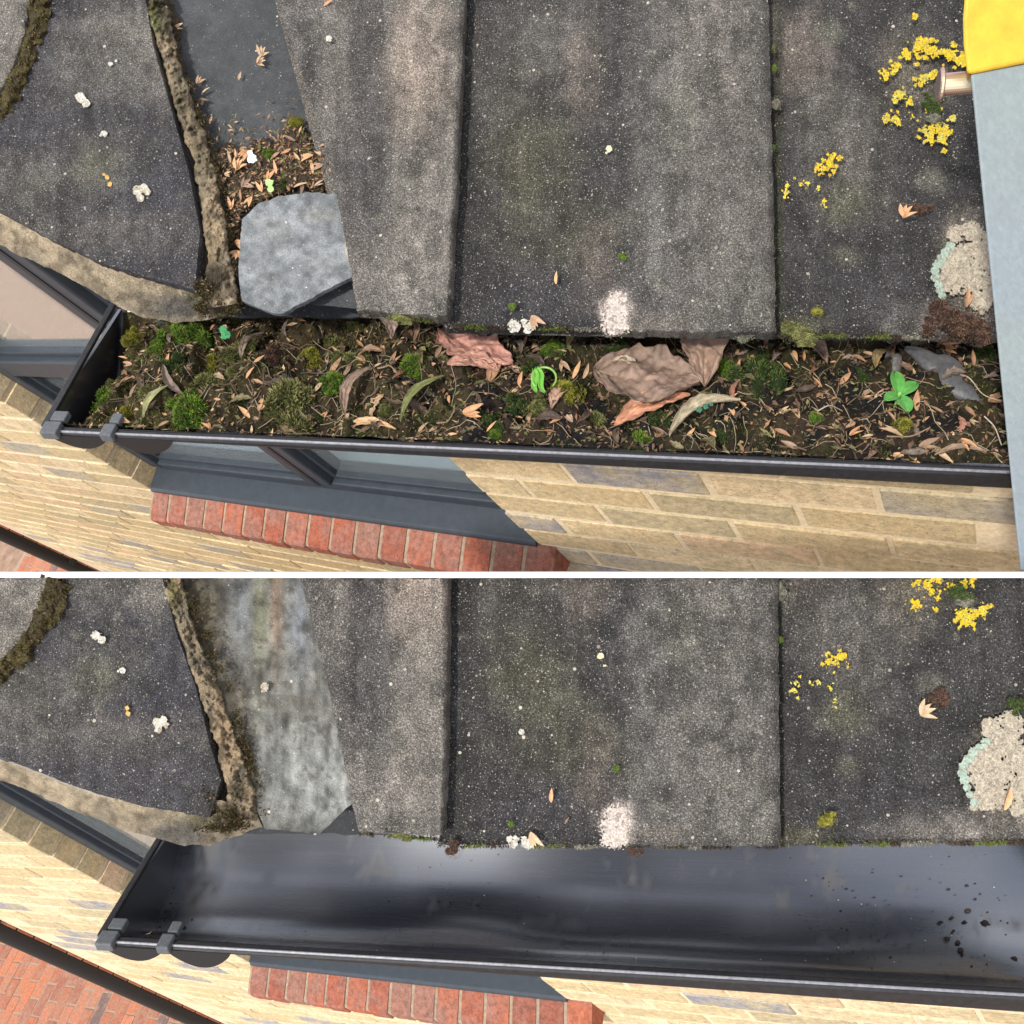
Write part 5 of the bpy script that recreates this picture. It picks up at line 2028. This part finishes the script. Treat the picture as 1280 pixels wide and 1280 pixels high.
YEL = [(.42, .31, .015), (.50, .38, .02), (.30, .25, .04), (.46, .27, .02), (.54, .42, .04), (.20, .17, .05)]
YG = [(.40, .38, .06), (.42, .40, .12), (.30, .24, .05)]
CRM = [(.33, .295, .22), (.38, .34, .265), (.26, .225, .17), (.34, .295, .235), (.20, .165, .125), (.30, .275, .22)]
WHT = [(.43, .41, .36), (.34, .32, .27), (.49, .47, .42)]
HR = .0015
crust('yellow_lichen', 'A', [(1152, 54, 11), (1166, 63, 11), (1187, 68, 9), (1200, 76, 8), (1134, 70, 7), (1120, 82, 7), (1106, 93, 6), (1147, 60, 7)], YEL, 'arc of bright yellow lichen above the ladder pin', 'lichen', 260, hs=HR)
crust('yellow_lichen', 'A', [(1126, 118, 8), (1136, 128, 5), (1120, 150, 8), (1110, 145, 4), (1155, 98, 9), (1168, 92, 6), (1162, 132, 7), (1140, 145, 3)], YEL + YG, 'broken yellow lichen patches inside the arc left of the ladder pin', 'lichen', 190, hs=HR)
crust('yellow_lichen', 'A', [(1165, 163, 10), (1182, 163, 9), (1176, 172, 8), (1160, 168, 6)], YEL + YG, 'yellow lichen clump below the ladder pin', 'lichen', 150, hs=HR)
crust('yellow_lichen', 'A', [(1037, 203, 8), (1030, 210, 5), (1022, 208, 6), (1042, 213, 4)], YEL, 'vivid yellow lichen spot in the middle of the upper right tile', 'lichen', 90, hs=HR)
crust('yellow_lichen', 'A', [(984, 232, 4), (982, 241, 4), (992, 222, 2), (1001, 230, 3), (1010, 229, 3), (1023, 236, 3), (1030, 252, 3), (1031, 259, 2)], YEL[:2] + [(.75, .45, .05)] + YG, 'tiny yellow lichen flecks beside the upper roof seam', 'lichen', 60, hs=HR, lobe=1.1)
crust('cream_lichen', 'A', [(1195, 292, 12), (1215, 290, 14), (1225, 310, 18), (1200, 322, 20), (1215, 345, 22), (1190, 350, 18), (1225, 375, 16), (1186, 330, 12), (1240, 330, 16), (1240, 360, 16)], CRM, 'large cream lichen with a mint edge partly behind the ladder', 'lichen', 900, hs=HR)
crust('mint_lichen_edge', 'A', [(1188, 308, 6), (1182, 315, 6), (1177, 323, 6), (1172, 331, 6), (1169, 339, 6), (1170, 347, 6), (1173, 355, 5), (1175, 362, 5), (1178, 370, 5)], [(.24, .31, .26), (.29, .35, .29), (.22, .24, .19)], 'mint green fringe on the left side of the large cream lichen, upper roof', 'lichen', 120, lobe=1.7, hs=HR + .0002)
crust('white_lichen', 'A', [(643, 408, 8), (640, 404, 5), (661, 410, 7), (655, 402, 4), (664, 404, 4)], WHT, 'pair of white lichen lobes on the eave left of the white patch, upper roof', 'lichen', 110, hs=-.003)
crust('white_patch', 'A', [(773, 378, 14), (773, 392, 18), (768, 404, 15), (780, 402, 14), (772, 410, 10)], [(.36, .31, .27), (.45, .40, .36), (.26, .215, .185)], 'rounded powdery white patch on the eave of the upper middle tile', 'patch', 300, hs=.0008)
crust('bird_dropping', 'A', [(100, 121, 6), (107, 129, 5), (103, 124, 5)], WHT, 'larger white bird dropping on the upper left tile', 'bird dropping', 60, hs=.0115)
crust('bird_dropping', 'A', [(130, 167, 4), (126, 169, 2)], WHT, 'small white dropping below the larger one, upper left tile', 'bird dropping', 20, hs=.0095)
crust('white_lichen', 'A', [(172, 238, 6), (180, 235, 5), (175, 247, 5), (184, 240, 4)], WHT + CRM, 'broken white lichen rosette on the upper left tile', 'lichen', 46, lobe=1.3, hs=.0065)
crust('white_speck', 'A', [(138, 80, 3), (145, 76, 2)], WHT, 'white speck high on the upper left tile', 'speck', 12, hs=.009)
crust('orange_lichen', 'A', [(134, 222, 3), (137, 230, 3), (130, 218, 2)], [(.5, .3, .1)], 'small orange brown fleck on the upper left tile', 'lichen', 14, hs=.009)
crust('white_speck', 'A', [(339, 36, 4)], WHT, 'white speck on the dark valley slate', 'speck', 12, hs=-.026)
crust('white_speck', 'A', [(411, 48, 4)], WHT, 'white speck on the cut tile near the top', 'speck', 12, hs=.011)
crust('pale_lichen', 'A', [(761, 186, 4), (758, 191, 2)], [(.5, .46, .3)], 'pale cream lichen dot in the upper middle tile', 'lichen', 12, hs=.002)
crust('orange_lichen', 'A', [(517, 70, 3)], [(.55, .40, .12)], 'small ochre dot on the upper cut tile', 'lichen', 10, hs=.009)
# lower roof
crust('yellow_lichen', 'B', [(1160, 732, 7), (1172, 726, 6), (1148, 728, 5), (1165, 740, 4), (1190, 733, 5), (1205, 728, 6), (1215, 725, 5)], YEL, 'yellow lichen cut off by the white strip, lower roof', 'lichen', 130, hs=HR)
crust('yellow_lichen', 'B', [(1146, 755, 7), (1140, 752, 4), (1172, 747, 4), (1170, 762, 3)], YEL, 'small yellow lichen rosette left of the larger lower roof clump', 'lichen', 80, hs=HR)
crust('yellow_lichen', 'B', [(1202, 768, 9), (1215, 772, 8), (1228, 764, 8), (1205, 778, 6)], YEL + YG[:1], 'largest yellow lichen clump of the lower roof near the right edge', 'lichen', 150, hs=HR)
crust('yellow_lichen', 'B', [(1052, 821, 8), (1046, 828, 5), (1036, 827, 6), (1059, 833, 3)], YEL, 'vivid yellow lichen spot in the middle of the lower right tile', 'lichen', 90, hs=HR)
crust('yellow_lichen', 'B', [(995, 853, 4), (992, 863, 4), (1000, 846, 2), (1013, 854, 3), (1022, 852, 4), (1038, 860, 3), (1044, 874, 3), (1045, 884, 2)], YEL[:2] + YG, 'tiny yellow lichen flecks beside the lower roof seam', 'lichen', 60, hs=HR, lobe=1.1)
crust('cream_lichen', 'B', [(1240, 910, 13), (1265, 905, 16), (1255, 930, 20), (1230, 945, 18), (1225, 965, 18), (1245, 970, 24), (1275, 950, 22), (1240, 995, 20), (1225, 1003, 12), (1275, 985, 20), (1272, 1010, 10)], CRM, 'large cream lichen with a mint edge at the right side of the lower roof', 'lichen', 1100, hs=HR)
crust('mint_lichen_edge', 'B', [(1232, 928, 6), (1224, 935, 6), (1216, 941, 6), (1210, 949, 6), (1205, 957, 6), (1203, 966, 6), (1206, 975, 6), (1209, 984, 5), (1212, 993, 5), (1218, 1003, 5)], [(.24, .31, .26), (.29, .35, .29), (.22, .24, .19)], 'mint green fringe on the left side of the large cream lichen, lower roof', 'lichen', 130, lobe=1.7, hs=HR + .0002)
crust('white_lichen', 'B', [(641, 1054, 7), (638, 1050, 5), (659, 1055, 7), (655, 1049, 4), (645, 1048, 4)], WHT, 'pair of white lichen lobes on the eave left of the white patch, lower roof', 'lichen', 100, hs=-.003)
crust('white_patch', 'B', [(770, 1020, 14), (769, 1034, 18), (762, 1047, 12), (775, 1047, 13), (768, 1052, 9)], [(.36, .31, .27), (.45, .40, .36), (.26, .215, .185)], 'rounded powdery white patch on the eave of the lower middle tile', 'patch', 300, hs=.0008)
crust('white_speck', 'B', [(652, 915, 4)], WHT, 'single white speck left of centre on the lower middle tile', 'speck', 14, hs=-.003)
crust('bird_dropping', 'B', [(120, 794, 6), (127, 800, 5)], WHT, 'larger white bird dropping on the lower left tile', 'bird dropping', 50, hs=.0115)
crust('bird_dropping', 'B', [(153, 838, 4), (148, 839, 2)], WHT, 'small white dropping below the larger one, lower left tile', 'bird dropping', 20, hs=.0095)
crust('white_lichen', 'B', [(197, 903, 6), (204, 900, 5), (198, 911, 5), (207, 906, 4)], WHT + CRM, 'broken white lichen rosette on the lower left tile', 'lichen', 46, lobe=1.3, hs=.0065)
crust('white_speck', 'B', [(331, 859, 5), (329, 863, 3)], WHT + CRM, 'white spot on the grey valley slate', 'speck', 20, hs=-.012)
crust('orange_lichen', 'B', [(159, 885, 3), (160, 892, 3)], [(.5, .3, .1)], 'small orange brown fleck on the lower left tile', 'lichen', 14, hs=.009)
crust('pale_lichen', 'B', [(914, 1034, 5), (911, 1030, 3)], [(.5, .47, .28)], 'pale lichen dot near the eave of the lower middle tile', 'lichen', 16, hs=.009)
crust('pale_lichen', 'B', [(751, 820, 4), (756, 832, 2)], [(.5, .46, .3)], 'pale cream lichen dot in the lower middle tile', 'lichen', 12, hs=.003)

# husks resting on tiles
TAH, TBH = Surf('roof', 'A', .006), Surf('roof', 'B', .006)
gr = 'dry husks lying singly on the roof tiles'
for (S_, u, v, a, s, k, lab) in [
    (TAH, 1128, 272, .9, .95, 6, 'fan shaped tan husk on the upper right tile'),
    (Surf('roof', 'A', .001), 696, 355, 1.5, .85, 1, 'single tan husk in the centre of the upper middle tile'),
    (Surf('roof', 'A', .0), 664, 396, -.8, 1.15, 3, 'tan husk star beside the white lichen, upper roof'),
    (TAH, 1208, 384, 1.4, 1.3, 2, 'tan husk at the foot of the large cream lichen, upper roof'),
    (TAH, 405, 8, .5, .8, 1, 'tan husk at the very top of the cut tile'),
    (TBH, 1150, 893, .5, 1.0, 6, 'fan shaped tan husk on the lower right tile'),
    (Surf('roof', 'B', .001), 690, 1003, 1.5, .95, 1, 'single tan husk in the centre of the lower middle tile'),
    (Surf('roof', 'B', .0), 663, 1040, -.9, 1.1, 3, 'tan husk star beside the white lichen, lower roof'),
    (Surf('roof', 'B', .0), 706, 1030, .9, .6, 0, 'small brown husk right of the husk star, lower roof'),
    (TBH, 1254, 1012, 1.5, 1.6, 4, 'tan husk at the foot of the large cream lichen, lower roof'),
]:
    husk(S_, u, v, a, s, k, lab, gr, tilt=-.1)


# ------------------------------------------------------------------ debris dam and broken slate in the upper valley
def dam():
    pl = ROOF['A']
    poly_top = [(250, 150), (262, 186), (280, 168), (305, 176), (330, 160), (345, 170), (360, 146), (378, 144), (390, 178), (408, 176), (426, 208)]
    poly_bot = [(305, 330), (300, 300), (305, 275), (330, 262), (355, 252), (380, 245), (405, 244), (428, 252)]
    t = np.linspace(0, 1, 130)
    s = np.linspace(0, 1, 90)
    a, b = rail(poly_top, t), rail(poly_bot, t)
    uv = a[None] * (1 - s[:, None, None]) + b[None] * s[:, None, None]
    u, v = uv[..., 0], uv[..., 1]
    S, T = np.meshgrid(s, t, indexing='ij')
    edge = np.clip(np.minimum(np.minimum(S, 1 - S), np.minimum(T, 1 - T)) * 7, 0, 1)
    v = v + (1 - edge) * 20 * fbm(u / 13, v / 20, 4, 171)
    u = u + (1 - edge) * 5 * fbm(u / 20, v / 13, 4, 173)
    h = -.050 + .036 * edge ** .5 + .006 * fbm(u / 14, v / 14, 4, 71) * edge
    n = fbm(u / 9, v / 9, 4, 72)
    C = np.clip(np.array([.040, .028, .018]) + n[..., None] * np.array([.03, .02, .01]), .008, 1)
    mb = MB()
    mb.grid(pl.w(u, v, h), C)
    nw = pl.n @ R_A
    X, Y = pl.x @ R_A, pl.y @ R_A
    cols = [(.26, .14, .07), (.16, .09, .05), (.34, .22, .12), (.08, .055, .035), (.04, .03, .02), (.09, .09, .03)]
    for i in range(2000):
        p, q = rng.integers(4, 86), rng.integers(3, 127)
        if i > 1700:
            c = pl.w(u[p, q] + rng.normal(0, 9), v[2, q] + rng.normal(-6, 12) if i > 1850 else v[p, q], -.014 if i > 1850 else h[p, q] + .002)
        else:
            c = pl.w(u[p, q], v[p, q], h[p, q] + .001)
        l = rng.uniform(.001, .004)
        an = rng.uniform(0, 6.28)
        d = X * math.cos(an) + Y * math.sin(an) + nw * rng.uniform(-.4, .5)
        e = -X * math.sin(an) + Y * math.cos(an)
        w = l * rng.uniform(.15, .45)
        mb.add([c - d * l, c + e * w, c + d * l, c - e * w], [(0, 1, 2), (0, 2, 3)], np.array(cols[rng.integers(6)]) * rng.uniform(.7, 1.2))
    o = mb.build('debris_pile', M_SOIL, None)
    tag(o, 'pile of dark soil and husk fragments blocking the upper roof valley', 'debris', kind='stuff')
    sf = Surf('roof', 'A', -.012)
    n = 0
    pts = []
    while n < 44:
        u = random.uniform(262, 424)
        v = random.uniform(155, 320)
        tt = (u - 262) / 162
        lo = np.interp(u, [258, 300, 330, 360, 380, 428], [200, 178, 172, 156, 162, 210])
        hi = np.interp(u, [258, 300, 310, 355, 405, 428], [250, 330, 268, 250, 242, 248])
        if not lo < v < hi or any((u - a) ** 2 + (v - b) ** 2 < 60 for a, b in pts):
            continue
        pts.append((u, v))
        kk = random.randrange(9)
        husk(sf, u, v, random.uniform(0, 6.28), random.uniform(.5, 1.15), kk, SHAPE[kk] + ' dry husk in valley debris, ' + min([((285, 200), 'at the upper left by the mortar'), ((330, 190), 'in the upper middle'), ((365, 160), 'by the yellow green moss tuft'), ((400, 205), 'at the upper right by the cut tile'), ((300, 240), 'left of the pale mint scrap'), ((340, 240), 'around the light green bud'), ((385, 235), 'just above the broken slate'), ((290, 300), 'in the tail beside the broken slate')], key=lambda q: (q[0][0] - u) ** 2 + (q[0][1] - v) ** 2)[1], 'dry husks in the valley debris pile')
        n += 1
    for (u, v, r, k, lab) in ((368, 153, 11, 'yellow', 'yellow green moss tuft on top of the valley debris pile'), (336, 192, 9, 'bright', 'green moss in the middle of the valley debris pile'),
                              (355, 228, 8, 'dark', 'dark moss low in the valley debris pile')):
        moss(sf, u, v, r, k, lab)
    for i, (u, v, a) in enumerate(((252, 118, .5), (246, 105, 1.2), (249, 125, -.5), (325, 70, 1.1), (322, 80, .2), (299, 100, 1.4), (263, 155, 1.4), (218, 36, .3))):
        husk(Surf('roof', 'A', -.018), u, v, a, .8, None, 'small loose husk lying on the valley slate above the debris pile', 'loose husks on the upper valley slate')
    crust('pale_scrap', 'A', [(315, 198, 6), (313, 192, 4)], [(.62, .72, .64)], 'pale mint scrap in the valley debris pile', 'scrap', 24, hs=-.006)
    crust('green_scrap', 'A', [(336, 228, 5), (338, 236, 4)], [(.35, .5, .2)], 'light green bud in the valley debris pile', 'bud', 20, hs=-.006)
    # broken slate
    left = [(303, 262), (300, 300), (298, 340), (302, 376)]
    right = [(425, 243), (430, 270), (437, 310), (441, 345)]
    t = np.linspace(0, 1, 90)
    s = np.linspace(0, 1, 90)
    Lp, Rp = rail(left, t), rail(right, t)
    uv = Lp[None] * (1 - s[:, None, None]) + Rp[None] * s[:, None, None]
    S, T = np.meshgrid(s, t, indexing='ij')
    uv[..., 1] += np.interp(s, [0, .28, .36, 1], [0, 24, 27, 0])[:, None] * np.clip((t - .3) / .7, 0, 1)[None]
    uv[..., 1] += np.interp(s, [0, .15, .4, .7, 1], [12, -4, -10, -8, 0])[:, None] * (1 - t)[None] ** 2
    u, v = uv[..., 0], uv[..., 1]
    edge = (T > .97) | (T < .03)
    v = v + 1.8 * fbm(u / 7, v / 7, 3, 4) * edge
    u = u + 1.2 * fbm(u / 7, v / 7, 3, 5) * ((S > .97) | (S < .03))
    h = .000 + .0008 * fbm(u / 12, v / 12, 4, 4)
    P = pl.w(u, v, h)
    C = blobs(u, v, (.145, .155, .162), [(340, 290, 30, 26, (.20, .21, .205), .7), (400, 330, 30, 30, (.18, .19, .19), .7), (330, 350, 24, 20, (.19, .2, .2), .6), (436, 300, 4, 24, (.42, .3, .18), .9), (400, 270, 26, 12, (.19, .19, .17), .6)]) * (1 + .6 * fbm(u / 9, v / 9, 5, 301))[..., None]
    mb = MB()
    mb.grid(P, C)
    for e, c in ((P[:, -1], C[:, -1]), (P[-1, ::-1], C[-1, ::-1]), (P[0], C[0]), (P[::-1, 0], C[::-1, 0])):
        mb.grid(np.stack([e, e - nw * .006], 1), np.stack([c, c * .8], 1))
    mb.grid(P - nw * .006, C * .6)
    o = mb.build('broken_slate', M_SLATE, None, smooth=True)
    tag(o, 'broken light grey slate piece wedged in the valley below the debris pile', 'slate')


dam()

# green scrap by the mortar
crust('green_scrap', 'A', [(279, 412, 5), (283, 418, 5), (280, 420, 4)], [(.04, .20, .08), (.07, .26, .11)], 'bright green scrap at the foot of the mortar fillet', 'scrap', 40, hs=-.035)
crust('teal_scrap', 'A', [(874, 512, 4), (882, 508, 4), (889, 505, 3)], [(.04, .10, .065), (.05, .13, .08)], 'teal green scrap on the rolled pale leaf', 'scrap', 30, hs=.03)


# ------------------------------------------------------------------ ladder
def ladder():
    c = c2w(cp(1240, 400, .66))
    root = empty('ladder', c)
    tag(root, 'grey aluminium ladder with a yellow end cap leaning at the right edge', 'ladder')

    def prism(name, front, thick, material, bv, taper=None):
        f = np.array(front)
        n = len(f)
        nn = nrm(f[0] + [.02, 0, 0])         # channel section drawn in behind its face
        bk = f + nn * thick
        mb = MB()
        mb.add(np.concatenate([c2w(f), c2w(bk)]), [tuple(range(n)), tuple(range(2 * n - 1, n - 1, -1))] + [(i, n + i, n + (i + 1) % n, (i + 1) % n) for i in range(n)])
        o = mb.build(name, material, root)
        import bmesh
        bm = bmesh.new()
        bm.from_mesh(o.data)
        bmesh.ops.recalc_face_normals(bm, faces=bm.faces)
        bm.to_mesh(o.data)
        bm.free()
        bevel(o, bv, 3)
        return o
    p0 = cp(1213, 92, .62)
    p1 = cp(1276, 722, .755)
    d = p1 - p0
    Ln = np.linalg.norm(d)
    d /= Ln
    sd = nrm(np.array([1, -.11, -.03]))
    W = .068
    e = p0 + d * 4.2
    prism('rail', [p0, p0 + sd * W - d * .004, e + sd * W, e], .026, M_ALU, .002)
    # second rail and rungs, outside the frame to the right
    off = sd * .36
    prism('rail', [p0 + off, p0 + off + sd * W, e + off + sd * W, e + off], .026, M_ALU, .002)
    for k in range(15):
        a = p0 + sd * (W - .002) + d * (.10 + .28 * k)
        prism('rung', [a, a + sd * (.36 - W + .004), a + sd * (.36 - W + .004) + d * .03, a + d * .03], .024, M_ALU, .003)
    # yellow cap
    q = p0 - sd * .004 + d * .002 - np.array([0, 0, .003])
    pts = [(0, 0), (-.0005, -.020), (.0008, -.036), (.004, -.052), (.010, -.065), (.018, -.078), (.030, -.088), (.055, -.093), (.078, -.085), (.080, -.006)]
    sd2, d2 = sd, d
    prism('end_cap', [q + sd2 * x + d2 * y for x, y in pts], .036, M_PLASTIC, .003)
    # pin with washer
    a = cp(1176, 106, .645)
    b = cp(1214, 103, .64)
    ax = b - a
    Lp = np.linalg.norm(ax)
    ax /= Lp
    s1 = nrm(np.cross(ax, [0, 0, 1]))
    s2 = np.cross(ax, s1)
    k = 28

    def cyl(name, x0, x1, r, parent, m=M_STEEL):
        mb = MB()
        P = []
        prof = [(x0, r * .9), (x0 + .0008, r), (x1 - .0008, r), (x1, r * .9)]
        for (x, rr) in prof:
            P.append([c2w(a + ax * x + (s1 * math.cos(t) + s2 * math.sin(t)) * rr) for t in np.linspace(0, 2 * math.pi, k + 1)])
        mb.grid(np.array(P), (.5, .5, .5))
        mb.add(P[0][:-1], [tuple(range(k))])
        mb.add(P[-1][:-1], [tuple(range(k - 1, -1, -1))])
        o = mb.build(name, m, parent, smooth=False)
        o['_o'] = [float(z) for z in c]
        return o
    pin = cyl('pin', .0, Lp + .01, .0078, root)
    cyl('washer', -.002, .0012, .0118, root)


ladder()

# ------------------------------------------------------------------ white divider added between the two views, along the head of the lower roof
pl = Plane(ROOF['B'].p + ROOF['B'].n * .018, ROOF['B'].x, ROOF['B'].y)
mb = MB()
for i, (u, v0, v1) in enumerate(((-70, 715.3, 722.3), (1340, 715.3, 722.3))):
    a, b = pl.w(u, v0), pl.w(u, v1)
    nb = pl.n @ R_A * -.022
    mb.add([a, b, b + nb, a + nb], [])
mb.f = [(0, 1, 5, 4), (1, 2, 6, 5), (2, 3, 7, 6), (3, 0, 4, 7), (0, 3, 2, 1), (4, 5, 6, 7)]
o = mb.build('divider_strip', M_WHITE, None)
tag(o, 'narrow straight white strip between the upper scene and the lower roof', 'trim')


# ------------------------------------------------------------------ crumbs left in the clean gutter
def crumbs():
    g = GB
    mb = MB()
    spots = [(548, 1126, 2.4), (563, 1129, 1.8), (596, 1132, 2.6), (327, 1106, 2), (897, 1122, 2.6), (1058, 1112, 2), (1209, 1107, 2.2), (1211, 1139, 4), (1231, 1154, 5), (1176, 1153, 3), (1190, 1148, 3), (1206, 1153, 3),
             (1184, 1174, 4), (1197, 1178, 4), (1201, 1188, 4), (1203, 1193, 2), (1268, 1198, 4), (1192, 1164, 2.4), (1014, 1121, 2), (1219, 1125, 2), (1093, 1122, 1.6), (1051, 1139, 1.8), (1059, 1162, 1.6), (767, 1117, 1.5),
             (1186, 1113, 2), (673, 1122, 1.4), (486, 1127, 1.4), (800, 1120, 1.2), (225, 1090, 3), (218, 1110, 4), (214, 1130, 3.5), (208, 1140, 4), (230, 1160, 3), (240, 1150, 2), (222, 1120, 2.5)]
    for i in range(170):
        spots.append((rng.uniform(240, 1275), rng.uniform(1065, 1215), rng.uniform(.5, 1.1)))
    for i in range(80):
        spots.append((rng.uniform(1000, 1275), rng.uniform(1090, 1210), rng.uniform(.5, 1.5)))
    for i in range(110):
        y = rng.uniform(1050, 1172)
        spots.append((np.interp(y, [1050, 1172], [222, 190]) + rng.normal(0, 9), y, rng.uniform(.8, 2.4)))
    for (u, v, r) in spots:
        # march the line of sight onto the channel
        ray = np.array([(u - 640) / F, (v - 640) / F, 1.0])
        ok = None
        for Z in np.arange(.70, 1.05, .0012):
            q = ray * Z - g.o
            x, y, z = q @ g.x, q @ g.y, q @ g.z
            if 0 < y < g.L and x > 0:
                zz = float(g.depth(y))
                if z < zz + .0008 and z < -.004:
                    ok = (x, y, zz + .0006)
                    break
        if not ok or ok[1] < .01:
            continue
        rr = r * .66 / F
        col = np.array([(.02, .016, .012), (.035, .025, .018), (.05, .035, .025)][rng.integers(3)])
        if rng.random() < .12 and r < 1.3:
            col = np.array([.5, .45, .36])
        c = np.array(ok)
        pts, k = [], 6
        ph = rng.uniform(0, 6)
        for (f_, h_) in ((1, -.3), (.85, .4)):
            for j in range(k):
                t = 2 * math.pi * j / k + ph
                w = rr * f_ * rng.uniform(.65, 1.25)
                pts.append(c + [w * math.cos(t) * 1.3, w * math.sin(t), rr * h_])
        pts.append(c + [0, 0, rr * .7])
        mb.add(pts, [(j, (j + 1) % k, k + (j + 1) % k, k + j) for j in range(k)] + [(k + j, k + (j + 1) % k, 2 * k) for j in range(k)], col)
    o = mb.build('dirt_crumbs', M_LITTER, None, origin=(0, 0, 0))
    o.matrix_world = g.mtx()
    tag(o, 'dark crumbs of dirt left in the clean gutter', 'dirt', kind='stuff')


crumbs()

for o in bpy.data.objects:
    if '_o' in o:
        del o['_o']
